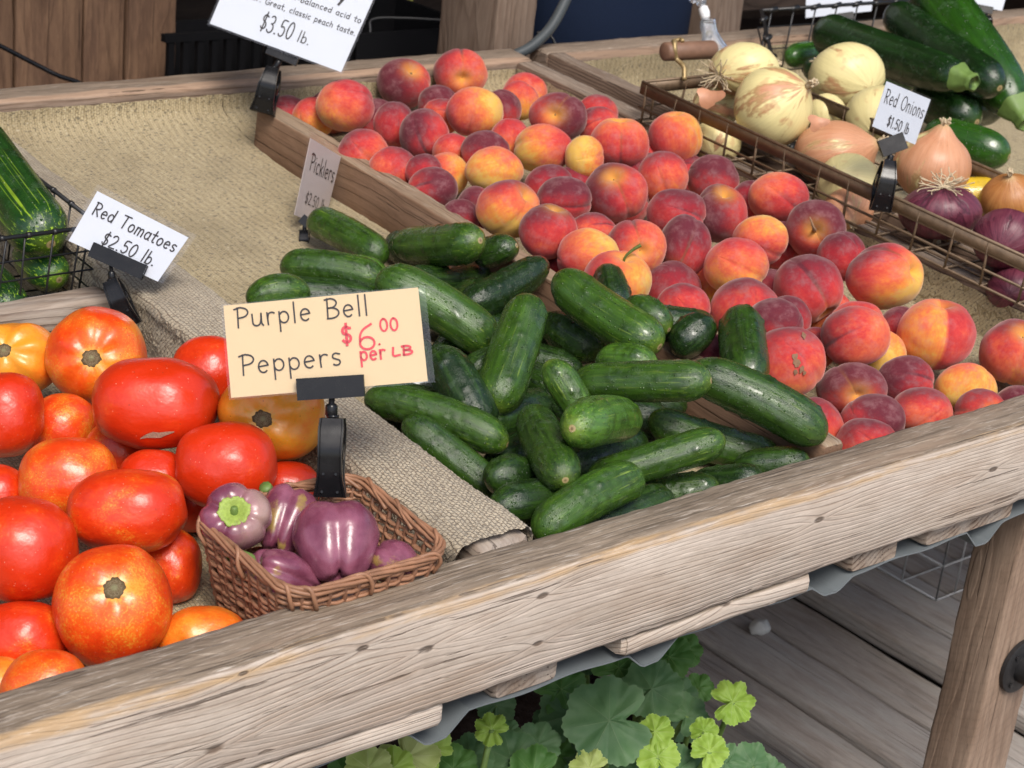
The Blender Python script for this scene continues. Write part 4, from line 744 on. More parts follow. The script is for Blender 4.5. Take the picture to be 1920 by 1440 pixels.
# ---------------------------------------------------------------- other materials
def onY(x, y, Y):
    d = ray(x, y); return CAM + (Y - CAM[1]) / d[1] * d
RC = np.array([-.15, -.0265, -.0485])
def rk(px, py, r): p = onY(px, py, -.053) - RC; return (p[0], p[2], r)
W_RAIL = wood('weathered_rail_wood', (.58, .505, .43), (.44, .355, .285), (.17, .105, .07), ring=250, dist=.005, contrast=.55, fibre=.45, thin=True,
    knots=[rk(1018, 1117, .006), rk(1008, 1206, .006), rk(402, 1406, .010), rk(680, 1216, .005), rk(800, 1218, .007), rk(20, 1372, .011), rk(1535, 975, .006), rk(455, 1262, .004), rk(1860, 880, .006)],
    top=((.16, .12, .082), (.30, .235, .17)), edge=(-.022, .0405, .010, (.48, .31, .15)), grey=(.52, .44, .375))
W_BLOCK = wood('grey_block_wood', (.36, .29, .23), (.27, .20, .15), (.10, .06, .04), ring=160, dist=.01, fibre=.5, grey=(.42, .37, .32))
W_DIV = wood('brown_divider_wood', (.27, .165, .105), (.20, .115, .07), (.11, .058, .034), ring=60, dist=.008, contrast=.15, fibre=.35, top=((.30, .22, .15), (.36, .27, .18)))
W_BACK = wood('back_rail_wood', (.27, .20, .15), (.20, .14, .10), (.09, .05, .03), ring=110, dist=.012, contrast=.7, fibre=.5, top=((.20, .155, .115), (.28, .215, .16)), edge=(-.022, .045, .012, (.42, .28, .19)))
W_BIN = wood('dark_bin_wood', (.22, .15, .11), (.15, .095, .065), (.05, .028, .018), ring=150, dist=.010, contrast=.9, fibre=.4, top=((.22, .165, .125), (.28, .22, .17)))
W_LEG = wood('saw_marked_leg_wood', (.34, .245, .18), (.25, .17, .12), (.15, .09, .06), ring=60, dist=.02, contrast=.3, fibre=.5, saw=True)
W_POST = wood('post_wood', (.25, .185, .14), (.18, .125, .09), (.08, .045, .03), ring=60, dist=.02, contrast=.5, fibre=.4)
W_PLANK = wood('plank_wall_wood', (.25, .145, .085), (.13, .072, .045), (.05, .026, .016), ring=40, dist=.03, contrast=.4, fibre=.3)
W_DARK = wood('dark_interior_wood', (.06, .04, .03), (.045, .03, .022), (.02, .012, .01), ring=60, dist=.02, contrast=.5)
W_DECK = wood('grey_deck_wood', (.43, .385, .35), (.34, .295, .265), (.14, .115, .098), ring=70, dist=.012, contrast=.28, fibre=.45, grey=(.43, .41, .39))
BURLAP = m_cloth('burlap', (.45, .37, .225), (.24, .185, .10), 1500., 'xy')
CARPET = m_cloth('looped_carpet', (.47, .40, .295), (.24, .19, .135), 1250., 'xy', (.13, .10, .07), .0025, .03, .65, .0036, .2)
BLACKP = plain('black_plastic', (.008, .008, .009), .25, .35, .2, 90, .05); BLACKW = plain('black_wire', (.012, .012, .013), .4, .5, .3, 200)
PAPER = plain('white_card', (.55, .585, .65), .6, .3, .03, 40); TANP = plain('tan_card', (.62, .47, .28), .6, .3, .04, 40); GREYP = plain('pinkish_card', (.46, .40, .38), .6, .3, .04, 40)
INK = plain('black_ink', (.035, .03, .03), .6, .2, .2, 300); REDINK = plain('red_marker', (.62, .06, .08), .6, .2, .25, 300)
RUST = plain('rusty_steel', (.17, .115, .07), .5, .5, .45, 120, .25, Metallic=.35); GREYW = plain('grey_wire', (.42, .42, .42), .4, .5, .2, 100, Metallic=.3)
IRON = plain('black_iron', (.03, .029, .03), .45, .5, .3, 150, .3, Metallic=.4)
SHEET = plain('grey_corrugated_sheet', (.15, .17, .18), .38, .5, .18, 25, .1)
def m_sleeve():
    n = NT('clear_sleeve'); v = n.coord(); n.bump(n.noise(v, 14, 2, .5), .35, .004)
    n.out((1, 1, 1), .08, .5); tr = n.n('ShaderNodeBsdfTransparent'); gl = n.n('ShaderNodeBsdfGlossy'); gl.inputs['Roughness'].default_value = .15
    n.t.links.new(n.N['Bump'].outputs[0], gl.inputs['Normal']); lw = n.n('ShaderNodeLayerWeight'); lw.inputs[0].default_value = .2
    n.t.links.new(n.N['Bump'].outputs[0], lw.inputs['Normal'])
    ms = n.n('ShaderNodeMixShader'); n.t.links.new(n.math('ADD', n.math('MULTIPLY', n.math('POWER', lw.outputs[1], 3.0), .5), .02), ms.inputs[0]); n.t.links.new(tr.outputs[0], ms.inputs[1]); n.t.links.new(gl.outputs[0], ms.inputs[2])
    n.t.links.new(ms.outputs[0], n.N['Material Output'].inputs[0]); return n.m
SLEEVE = m_sleeve()
n_ = NT('clear_plastic'); CLEARP = n_.out((.95, .97, 1.0), .05, .5, Transmission_Weight=.9, IOR=1.4)
WICK = plain('wicker_cane', (.30, .15, .085), .5, .4, .5, 70, .4); WICKD = plain('dark_wicker_cane', (.20, .095, .055), .55, .4, .45, 70, .4)
def m_soil():
    n = NT('dark_mulch'); v = n.coord(); f = n.voro(v, 38.0, out='Color'); g = n.noise(v, 25, 5, .7)
    c = n.mix(g, (.018, .012, .010), (.075, .055, .045)); n.bump(g, 1.0, .03); return n.out(c, .95, .1)
SOIL = m_soil(); GROUND = plain('ground_gravel', (.17, .15, .13), .95, .1, .3, 8, .5)
DENIM = plain('navy_denim', (.008, .015, .036), .85, .15, .35, 420, .5); SHIRT = plain('pale_shirt', (.55, .58, .62), .9, .1, .1, 60); SKIN = plain('skin', (.45, .26, .18), .55, .3, .1, 50); HAIR = plain('dark_hair', (.03, .02, .015), .6, .3, .3, 90); LEATHER = plain('tan_leather', (.30, .21, .12), .6, .3, .2, 90)
YEL = plain('yellow_sign_paint', (.35, .33, .03), .5, .4, .1, 50)
# ---------------------------------------------------------------- ground, deck, soil
def sheet(name, pts, z, mat, kind='structure'):
    o = mobj(name, [(x, y, z) for x, y in pts], [list(range(len(pts)))], mat, None, None, False); o['kind'] = kind; return o
sheet('ground', [(-90, -90), (90, -90), (90, 90), (-90, 90)], -1.0, GROUND)
nx, ny = 90, 70; xs = np.linspace(-.6, 1.12, nx); ys = np.linspace(-.8, 1.6, ny); V = []
for y in ys:
    for x in xs: V.append((x, y, -.985 + .02 * nz((x, y, 0), 14, 2) + .015 * nz((x, y, 0), 40, 5)))
o = mobj('soil', V, [[j * nx + i, j * nx + i + 1, (j + 1) * nx + i + 1, (j + 1) * nx + i] for j in range(ny - 1) for i in range(nx - 1)], SOIL); o['kind'] = 'structure'
dk = thing('deck', None, None, (1.4, .4, -.8)); dk['kind'] = 'structure'
x0 = .985
for i in range(16):
    wd = .118 if i != 3 else .09
    if i == 0: wd = .085
    board('deck_board', (x0 + wd / 2, .6, -.815 + (.03 if i >= 3 else 0) - (.012 if i == 0 else 0)), [(0, 1, 0), (-1, 0, 0), (0, 0, 1)], (4.2, wd - .005, .034), W_DECK, dk, .005, .001, 60); x0 += wd
board('deck_rim', (1.013, .6, -.885), [(0, 1, 0), (-1, 0, 0), (0, 0, 1)], (4.2, .035, .10), W_DECK, dk, .004, .001, 60)
board('deck_block', (1.0, .30, -.91), [(0, 0, 1), (1, 0, 0), (0, 1, 0)], (.17, .06, .10), W_DECK, dk)
# ---------------------------------------------------------------- main produce stand
st = thing('produce_stand', 'weathered wooden produce stand with burlap lined bins of tomatoes, cucumbers and peaches', 'produce stand', (-.1, .5, -1.0))
XYZ = [(1, 0, 0), (0, 1, 0), (0, 0, 1)]; ALONG = [YD, -XD, ND]
board('front_rail', RC, XYZ, (2.3, .053, .093), W_RAIL, st, .005, .0012, 220, 3.0)
pA, pB = onY(832, 1318, -.05)[0], onY(1172, 1195, -.05)[0]; pC = onY(1523, 1080, -.05)[0]
board('lower_board', ((-1.3 + pA) / 2, -.026, -.106), XYZ, (pA + 1.3, .050, .021), W_RAIL, st, .004, .0005, 120)
board('lower_board', ((pB + pC) / 2, -.026, -.106), XYZ, (pC - pB, .050, .021), W_RAIL, st, .008, .0005, 60)
for (a, b, y) in ((927, 1043, 1290), (1597, 1680, 1045), (1738, 1890, 995)):
    ua, ub = onY(a, y, -.04)[0], onY(b, y, -.04)[0]
    board('support_block', ((ua + ub) / 2, .16, -.108), [(0, 1, 0), (-1, 0, 0), (0, 0, 1)], (.4, ub - ua, .024), W_BLOCK, st, .004)
us = np.linspace(-1.25, .98, 420); drop = np.zeros_like(us)
for k in range(-6, 6):
    uc = -.115 + .235 * k; drop += np.clip(1.5 - np.abs(us - uc) / .020, 0, 1) * (.017 + .003 * math.sin(k * 2.3))
V = []; vs = [-.041, 0, .2, .5, 1.0]
for v in vs:
    for u, d in zip(us, drop): V.append((u, v, -.1205 - d + .0015 * math.sin(u * 60)))
n1 = len(us); V2 = V + [(x, y, z - .0016) for x, y, z in V]; m = len(V)
Fs = [[j * n1 + i, j * n1 + i + 1, (j + 1) * n1 + i + 1, (j + 1) * n1 + i] for j in range(len(vs) - 1) for i in range(n1 - 1)]
Fs += [[a + m for a in f][::-1] for f in Fs] + [[i, i + m, i + 1 + m, i + 1] for i in range(n1 - 1)]
mobj('corrugated_sheet', V2, Fs, SHEET, st, None, False)
def lining(name, u0, u1, hf, vback, htop, mat, parent, right=False):
    prof = [(.0, hf), (.3, hf), (.6, hf - .002), (vback - .16, hf)] + [(vback - .16 + .155 * math.sin(a), hf + (htop - hf) * .62 * (1 - math.cos(a))) for a in np.linspace(.25, math.pi / 2, 9)] + [(vback - .004, hf + (htop - hf) * .8), (vback - .003, htop)]
    pv = np.array(prof); q = np.concatenate([[0], np.cumsum(np.linalg.norm(np.diff(pv, axis=0), axis=1))]); s = np.arange(0, q[-1], .008); pv = np.stack([np.interp(s, q, pv[:, 0]), np.interp(s, q, pv[:, 1])], 1)
    uu = np.linspace(u0, u1, int((u1 - u0) / .008) + 2); V = []; sag = rng.rand() * 9
    for i, (v, h) in enumerate(pv):
        for u in uu:
            j = .007 * nz((u, v, h), 5, sag) + .0012 * nz((u, v, h), 120, sag); e = .003 * nz((u, 0, 0), 60, sag) if i > len(pv) - 2 else 0
            V.append(U(u, v - j * (h > hf + .02), h + j * (h < hf + .02) + e))
    k = len(uu); Fs = [[a * k + b, a * k + b + 1, (a + 1) * k + b + 1, (a + 1) * k + b] for a in range(len(pv) - 1) for b in range(k - 1)]
    return mobj(name, V, Fs, mat, parent)
lining('lining', -1.25, -.055, -.082, 1.12, -.004, BURLAP, st); lining('lining', -.01, .364, -.057, 1.12, -.004, BURLAP, st); lining('lining', .364, .878, -.0572, 1.119, -.006, BURLAP, st)
board('back_rail', U(-.19, 1.149, -.045), [XD, YD, ND], (2.22, .058, .09), W_BACK, st, .006, .0012, 120, 8.0)
board('bin_divider', U(.376, .513, -.031), ALONG, (1.02, .029, .064), W_DIV, st, .003, .001, 90, 4.0)
board('side_wall', U(.897, .565, -.047), ALONG, (1.10, .036, .094), W_BIN, st, .004, .001, 90, 6.0)
V = []; vv = np.linspace(.01, 1.11, 140)
for v in vv:
    for h in (-.06, -.04, -.02, -.008 + .003 * nz((0, v, 0), 40, 3)): V.append(U(.8765 + .0015 * nz((0, v, h), 60, 1), v, h))
mobj('side_lining', V, [[i * 4 + j, i * 4 + j + 1, (i + 1) * 4 + j + 1, (i + 1) * 4 + j] for i in range(139) for j in range(3)], BURLAP, st)
# carpet covered divider
prof = [(-.071, -.085), (-.072, -.04), (-.071, -.018)] + [(-.062 + .010 * math.cos(a), -.010 + .010 * math.sin(a)) for a in np.linspace(math.pi, math.pi / 2, 5)] + [(-.045, .0012), (-.02, .0012), (-.002, 0)] + [(-.002 + .010 * math.cos(a), -.010 + .010 * math.sin(a)) for a in np.linspace(math.pi / 2, 0, 5)] + [(.009, -.03), (.009, -.058)]
pv = np.array(prof); q = np.concatenate([[0], np.cumsum(np.linalg.norm(np.diff(pv, axis=0), axis=1))]); s = np.linspace(0, q[-1], 110); pu, ph_ = np.interp(s, q, pv[:, 0]), np.interp(s, q, pv[:, 1]); V = []
vv = np.concatenate([np.arange(.010, .7, .0022), np.arange(.7, 1.118, .005)])
for v in vv:
    for u, h in zip(pu, ph_):
        j = .0016 * abs(nz((u, v, h), 240, 3)) + .0010 * nz((u, v, h), 600, 9) + .003 * nz((u, v, h), 14, 4); e = .0035 * nz((u, h, 0), 90, 5) if v < .012 else 0
        V.append(U(u + j * (1 if u > -.03 else -1) * (h < -.006), v + e, h + j * (h > -.012)))
k = len(pu); o = mobj('divider_carpet', V, [[a * k + b, (a + 1) * k + b, (a + 1) * k + b + 1, a * k + b + 1] for a in range(len(vv) - 1) for b in range(k - 1)], CARPET, st)
board('carpeted_divider_board', U(-.024, .56, -.034), ALONG, (1.11, .052, .056), W_BLOCK, st, .004)
board('cross_board', U(-.66, .6, -.052), XYZ, (1.17, .034, .06), W_BLOCK, st, .004, .001, 60)
lg = board('leg', (.775, .03, -.56), [(0, 0, 1), (0, 1, 0), (-1, 0, 0)], (.88, .06, .084), W_LEG, st, .004, .001, 60, 2.0)
board('leg', (-1.15, .03, -.56), [(0, 0, 1), (0, 1, 0), (-1, 0, 0)], (.88, .06, .084), W_LEG, st, .004); board('leg', (-1.15, 1.1, -.5), [(0, 0, 1), (0, 1, 0), (-1, 0, 0)], (1.0, .06, .084), W_LEG, st, .004); board('leg', (.85, 1.1, -.5), [(0, 0, 1), (0, 1, 0), (-1, 0, 0)], (1.0, .06, .084), W_LEG, st, .004)
fc = onY(1910, 1247, -.002); mb = MB(); ring = []
for (r, y) in ((.0, -.006), (.014, -.006), (.014, -.022), (.018, -.022), (.018, -.007), (.030, -.006), (.034, -.004), (.034, .001)):
    ring.append((r, y))
V = [fc + np.array([r * math.cos(a), y, r * math.sin(a)]) for (r, y) in ring for a in np.arange(36) * math.pi / 18]
mb.add(V, [[i * 36 + j, i * 36 + (j + 1) % 36, (i + 1) * 36 + (j + 1) % 36, (i + 1) * 36 + j] for i in range(7) for j in range(36)])
for a in (45, 135, 225, 315):
    q = fc + np.array([.026 * math.cos(math.radians(a)), -.007, .026 * math.sin(math.radians(a))]); mb.tube([q, q + np.array([0, -.002, 0])], .003, 10)
fl = mobj('pipe_flange', np.concatenate(mb.V), mb.F, IRON, st); fl.data.set_sharp_from_angle(angle=math.radians(35))
# ---------------------------------------------------------------- second stand behind at right
s2 = thing('produce_stand', 'second wooden bin on the right with burlap lining, holding the onion and zucchini baskets', 'produce stand', (1.6, .5, -1.0))
board('side_wall', U(.983, .55, -.055), ALONG, (1.19, .034, .11), W_BIN, s2, .004, .001, 90, 1.0)
board('back_rail', U(1.67, 1.163, -.055), [XD, YD, ND], (1.41, .045, .11), W_BACK, s2, .005, .001, 90, 5.0)
board('side_wall', U(2.36, .55, -.055), ALONG, (1.19, .034, .11), W_BIN, s2, .004)
board('front_rail', U(1.67, -.03, -.055), XYZ, (1.41, .045, .10), W_RAIL, s2, .004, .001, 90)
lining('lining', .998, 2.344, -.112, 1.14, -.008, BURLAP, s2)
for (x, y) in ((1.0, .03), (2.33, .03), (1.0, 1.1), (2.33, 1.1)): board('leg', (x, y, -.53), [(0, 0, 1), (0, 1, 0), (-1, 0, 0)], (.9, .06, .07), W_LEG, s2, .004)
# ---------------------------------------------------------------- shed behind: planks, posts, unseen added roof, dark inside
wl = thing('plank_wall', 'brown wall of upright planks behind the empty bin at left', 'wall', (.1, 2.0, -1.0))
ue = [-2.2, -1.9, -1.6, -1.3, -1.0, -.7, -.4, -.1, .1, .3, .477, .61, .695, .80]
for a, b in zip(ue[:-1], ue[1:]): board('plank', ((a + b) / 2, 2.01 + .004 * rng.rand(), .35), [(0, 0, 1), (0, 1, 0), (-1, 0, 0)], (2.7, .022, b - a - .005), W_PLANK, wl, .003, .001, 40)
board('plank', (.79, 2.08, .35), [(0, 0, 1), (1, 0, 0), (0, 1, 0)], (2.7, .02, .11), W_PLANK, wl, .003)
def solo_board(name, label, cat, c, ax, d, mat, **k): return tag(board(name, c, ax, d, mat, **k), label, cat)
VERT = [(0, 0, 1), (0, 1, 0), (-1, 0, 0)]
pf = onY(966, 60, 1.23); solo_board('wooden_post', 'square brown timber post behind the peach bin, left of the blue jeans', 'post', (pf[0], 1.23 + .075, .35), VERT, (2.7, .15, .078), W_POST, bevel=.004)
p2 = at(1312, 40, 3.45); solo_board('wooden_post', 'dark brown timber post right of the blue jeans, behind the clear clip', 'post', (p2[0], p2[1], .35), VERT, (2.7, .12, .10), W_POST, bevel=.004)
p3 = at(1450, -20, 3.7); solo_board('wooden_beam', 'dark horizontal beam above the black zucchini basket', 'beam', (p3[0] + .45, p3[1], p3[2] + .01), XYZ, (1.2, .05, .09), W_DARK)
sh = thing('shed', 'dark shed interior behind the stand with an unseen, added roof', 'shed', (1, 3, -1.0))
board('back_wall', (1.2, 4.2, .4), [(1, 0, 0), (0, 1, 0), (0, 0, 1)], (8, .05, 2.9), W_DARK, sh, seg=10); board('side_wall', (-2.3, 3.0, .4), [(0, 1, 0), (-1, 0, 0), (0, 0, 1)], (2.4, .05, 2.9), W_DARK, sh, seg=6); board('side_wall', (5.2, 3.0, .4), [(0, 1, 0), (-1, 0, 0), (0, 0, 1)], (2.4, .05, 2.9), W_DARK, sh, seg=6)  # back wall and unseen side walls added to keep the inside dark
board('shade_roof', (1.4, 2.55, 1.86), [(1, 0, 0), (0, .995, -.1), (0, .1, .995)], (8, 3.6, .04), W_DARK, sh, seg=10)  # out of view, added over the shed to block sky light from its interior
def cable(name, label, cat, pts, r, mat, dist, k=40):
    mb = MB(); mb.tube(bez([at(x, y, t) for (x, y), t in zip(pts, dist)], k), r, 10); return tag(mb.build(name, mat), label, cat)
cable('hose', 'grey hose curving down in front of the timber post', 'hose', [(1085, -60), (1056, 10), (1030, 55), (995, 88), (962, 105), (930, 125)], .0085, plain('grey_hose', (.06, .07, .075), .45, .4), [2.86] * 6)
cable('cable', 'thin black cable looping beside the blue jeans', 'cable', [(1006, 62), (1022, 60), (1036, 72), (1044, 95), (1046, 130)], .0025, BLACKP, [2.95] * 5)
cable('cable', 'black cable drooping across the plank wall', 'cable', [(-40, 70), (0, 86), (60, 117), (110, 142), (150, 156), (190, 185)], .004, BLACKP, [2.93, 2.95, 2.98, 3.0, 3.02, 3.04])
# sign plate and black things in the dark
yp = thing('yellow_sign', 'yellow plate with a black frame hanging in the dark shed', 'sign', at(730, 5, 4.2)); c0 = at(733, 0, 4.2)
mb = MB(); mb.box(c0, [RT, UPV, TW], (.10, .07, .006)); mb.build('plate', YEL, yp, None, False)
mb = MB()
for (dx, dy, w_, h_) in ((0, .022, .07, .006), (0, -.018, .07, .006), (.034, 0, .006, .046), (-.034, 0, .006, .046)): mb.box(c0 + RT * dx + UPV * dy + TW * .0045, [RT, UPV, TW], (w_, h_, .002))
mb.build('black_frame', INK, yp, None, False)
W_CR = plain('dark_plastic', (.006, .006, .007), .8, .1)
cr = thing('black_crate', 'black slatted plastic crate in the dark behind the back rail', 'crate', at(425, 150, 3.4)); c0 = at(425, 130, 3.4); mb = MB()
for k in range(9): mb.box(c0 + np.array([-.12 + k * .03, 0, 0]), np.eye(3), (.012, .012, .13))
mb.box(c0 + np.array([0, 0, .066]), np.eye(3), (.27, .016, .014)); mb.box(c0 + np.array([0, .1, -.0]), np.eye(3), (.27, .016, .14)); mb.box(c0 + np.array([0, .05, -.07]), np.eye(3), (.27, .12, .01)); mb.build('slats', W_CR, cr, None, False)
bg = thing('black_bin', 'black open bin with a thin wire rim in the dark left of the timber post', 'bin', at(760, 120, 3.3)); c0 = at(765, 95, 3.35); mb = MB()
for s_, h_ in ((-1, 0), (1, 0)): mb.box(c0 + np.array([.12 * s_, .1, -.1]), np.eye(3), (.01, .22, .3))
mb.box(c0 + np.array([0, -.01, -.1]), np.eye(3), (.25, .01, .28)); mb.box(c0 + np.array([0, .21, -.1]), np.eye(3), (.25, .01, .3)); mb.build('bin_body', W_CR, bg, None, False)
mb = MB(); mb.tube(bez([at(692, 130, 3.33), at(694, 60, 3.33), at(700, 36, 3.33), at(760, 34, 3.33), at(832, 38, 3.33)], 30), .003, 8); mb.build('wire_rim', BLACKW, bg)
# ---------------------------------------------------------------- person in jeans
def loft(rings, k=28):
    V = []; 
    for (c, a, b) in rings:
        for j in range(k): t = j * 2 * math.pi / k; V.append((c[0] + a * math.cos(t), c[1] + b * math.sin(t), c[2]))
    F_ = [[i * k + j, i * k + (j + 1) % k, (i + 1) * k + (j + 1) % k, (i + 1) * k + j] for i in range(len(rings) - 1) for j in range(k)]
    return V, F_ + [list(range(k))[::-1], [(len(rings) - 1) * k + j for j in range(k)]]
ph0 = at(1132, 60, 3.4); px, py = ph0[0], ph0[1]; gz = -.86
dkp = board('shed_floor', (1.6, 3.1, -.78), [(1, 0, 0), (0, 1, 0), (0, 0, 1)], (8, 2.2, .08), W_DARK, None, seg=8); dkp['kind'] = 'structure'
pr = thing('person', 'person in dark blue jeans and a pale shirt standing behind the bins', 'person', (px, py, gz))
bm = bpy.data.meshes.new('body'); vs = []; es = []; rs = []
def jv(x, y, z, r): vs.append((x, y, z)); rs.append(r); return len(vs) - 1
a0 = jv(px, py, gz + .95, .12); sp_ = jv(px, py, gz + 1.15, .12); ch = jv(px, py, gz + 1.35, .14); nk = jv(px, py + .01, gz + 1.5, .05); hd = jv(px, py, gz + 1.6, .085); ht = jv(px, py - .0, gz + 1.72, .075); es += [(a0, sp_), (sp_, ch), (ch, nk), (nk, hd), (hd, ht)]
for s_ in (-1, 1):
    h_ = jv(px + .1 * s_, py, gz + .88, .09); kn = jv(px + .11 * s_, py - .02, gz + .48, .055); an = jv(px + .12 * s_, py + .02, gz + .09, .036); to = jv(px + .13 * s_, py - .14, gz + .035, .03)
    es += [(a0, h_), (h_, kn), (kn, an), (an, to)]
    sh_ = jv(px + .19 * s_, py, gz + 1.42, .05); el = jv(px + .27 * s_, py - .02, gz + 1.2, .038); wr = jv(px + .18 * s_, py - .2, gz + 1.27, .026); hn = jv(px + .13 * s_, py - .27, gz + 1.30, .028); es += [(ch, sh_), (sh_, el), (el, wr), (wr, hn)]
    for f in range(5):
        ang = (f - 2) * .28; t1 = jv(px + (.13 + .02 * math.sin(ang)) * s_ + .018 * (f - 2), py - .315, gz + 1.31, .0095); t2 = jv(px + (.12) * s_ + .021 * (f - 2), py - .355 + .01 * abs(f - 2), gz + 1.30, .0085); es += [(hn, t1), (t1, t2)]
bm.from_pydata(vs, es, []); bo = bpy.data.objects.new('body', bm); link(bo); sk = bo.modifiers.new('skin', 'SKIN'); bo.modifiers.new('sub', 'SUBSURF').levels = 2
for i, r in enumerate(rs): bm.skin_vertices[0].data[i].radius = (r, r)
bm.skin_vertices[0].data[0].use_root = True
dg = bpy.context.evaluated_depsgraph_get(); me2 = bpy.data.meshes.new_from_object(bo.evaluated_get(dg)); bpy.data.objects.remove(bo)
me2.materials.clear(); me2.materials.append(SKIN); me2.polygons.foreach_set('use_smooth', [True] * len(me2.polygons)); bo = bpy.data.objects.new('body', me2); link(bo, pr); bo.location = (-px, -py, -gz)
P_ = lambda x, y, z: (px + x, py + y, gz + z)
mb = MB(); mb.add(*loft([(P_(0, 0, .80), .16, .125), (P_(0, .0, .86), .178, .135), (P_(0, 0, .93), .180, .135), (P_(0, 0, 1.0), .168, .125), (P_(0, 0, 1.06), .158, .115)]))
for s_ in (-1, 1): mb.add(*loft([(P_(.1 * s_, .02, .08), .065, .07), (P_(.11 * s_, 0, .3), .075, .08), (P_(.105 * s_, 0, .5), .08, .085), (P_(.095 * s_, 0, .7), .095, .11), (P_(.088 * s_, 0, .84), .098, .125)], 20))
je = mb.build('jeans', DENIM, pr); mb = MB(); mb.tube([P_(.045, -.137, .8), P_(.045, -.139, .93), P_(.04, -.13, 1.0)], .0022, 6); mb.tube(bez([P_(.09, -.124, 1.0), P_(.12, -.105, .95), P_(.165, -.06, .93)], 10), .002, 6); mb.build('seam', plain('light_thread', (.035, .055, .11), .8), je)
mb = MB(); mb.add(*loft([(P_(0, 0, 1.035), .172, .13), (P_(0, 0, 1.1), .168, .128), (P_(0, 0, 1.3), .19, .135), (P_(0, 0, 1.44), .17, .11), (P_(0, 0, 1.49), .07, .07)])); mb.build('shirt', SHIRT, pr)
mb = MB(); mb.box(P_(-.05, -.138, 1.03), np.eye(3), (.06, .012, .03)); mb.build('belt_pouch', LEATHER, pr, None, False)
mb = MB(); mb.add(*loft([(P_(0, .03, 1.58), .085, .085), (P_(0, .03, 1.68), .098, .10), (P_(0, .02, 1.75), .08, .085), (P_(0, .01, 1.785), .03, .035)])); mb.build('hair', HAIR, pr)
for s_ in (-1, 1): mb = MB(); mb.add(*loft([(P_(.125 * s_, -.06, .005), .05, .12), (P_(.125 * s_, -.06, .05), .048, .115), (P_(.122 * s_, -.02, .09), .045, .07)], 18)); mb.build('shoe', LEATHER, pr)
# ---------------------------------------------------------------- produce
FLIP = ('stubby', 'lying on top', 'between the upright and the level', 'end-on', 'pointing at the viewer')
for (c, rx, ry, sty, ang, stem, extra, label) in PEACHES: make_peach(c, rx, ry, sty, ang, stem, extra, label)
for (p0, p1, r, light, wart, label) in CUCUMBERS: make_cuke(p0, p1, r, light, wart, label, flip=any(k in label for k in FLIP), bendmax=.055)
for (c, rx, ry, ora, scar, label) in TOMATOES:
    o = make_tomato(c, rx, ry, ora, scar, label)
    if 'grey crack' in label:
        mb = MB(); cc = np.array(c); rm = (rx + ry) / 2; Vv = []
        pts = [(-.10, -.70, .01), (.0, -.665, .035), (.10, -.64, .05), (.20, -.62, .05), (.28, -.585, .04), (.40, -.55, .008)]
        up, dn = [], []
        for (x, y, h) in pts:
            for lst, s_ in ((up, 1), (dn, -1)):
                yy = y + s_ * h * (.7 + .6 * rng.rand()); z = math.sqrt(max(.02, 1 - x * x - yy * yy)); lst.append((x, yy, z))
        Vv = np.array(up + dn); k = len(up)
        # drop the patch onto the real surface
        vs_ = np.array([v.co[:] for v in o.data.vertices]); 
        P = []
        for q in Vv:
            w_ = np.array([q[0] * rx, q[1] * ry, q[2] * rm]) @ CB; w_ /= np.linalg.norm(w_); dd = vs_ @ w_ / np.linalg.norm(vs_, axis=1); i = np.argsort(-dd)[:4]; P.append(w_ * (np.linalg.norm(vs_[i], axis=1).mean() + .0007) + cc)
        mb.add(P, [[i, i + 1, k + i + 1, k + i] for i in range(k - 1)]); mb.build('healed_crack', CRACK, o, cc, True, True)
for (c, r) in LOW_PEACHES: make_peach(c, r, r * .95, ('rd', 'pu', 'pk', 'or')[rng.randint(4)], 90, None, 0, 'peach of the lower layer, showing only in a dark gap between peaches', 'peaches of the lower layer')
for (c, r) in LOW_TOMATOES: make_tomato(c, r, r * .95, .2, None, 'red tomato of the lower layer, showing only in a dark gap between tomatoes', 'tomatoes of the lower layer')
for (p0, p1) in LOW_CUCUMBERS: make_cuke(p0, p1, .0215, .15, 0, 'dark cucumber of the lower layer, showing only in a gap of the heap', group='cucumbers of the lower layer', flip=False, bendmax=.02)
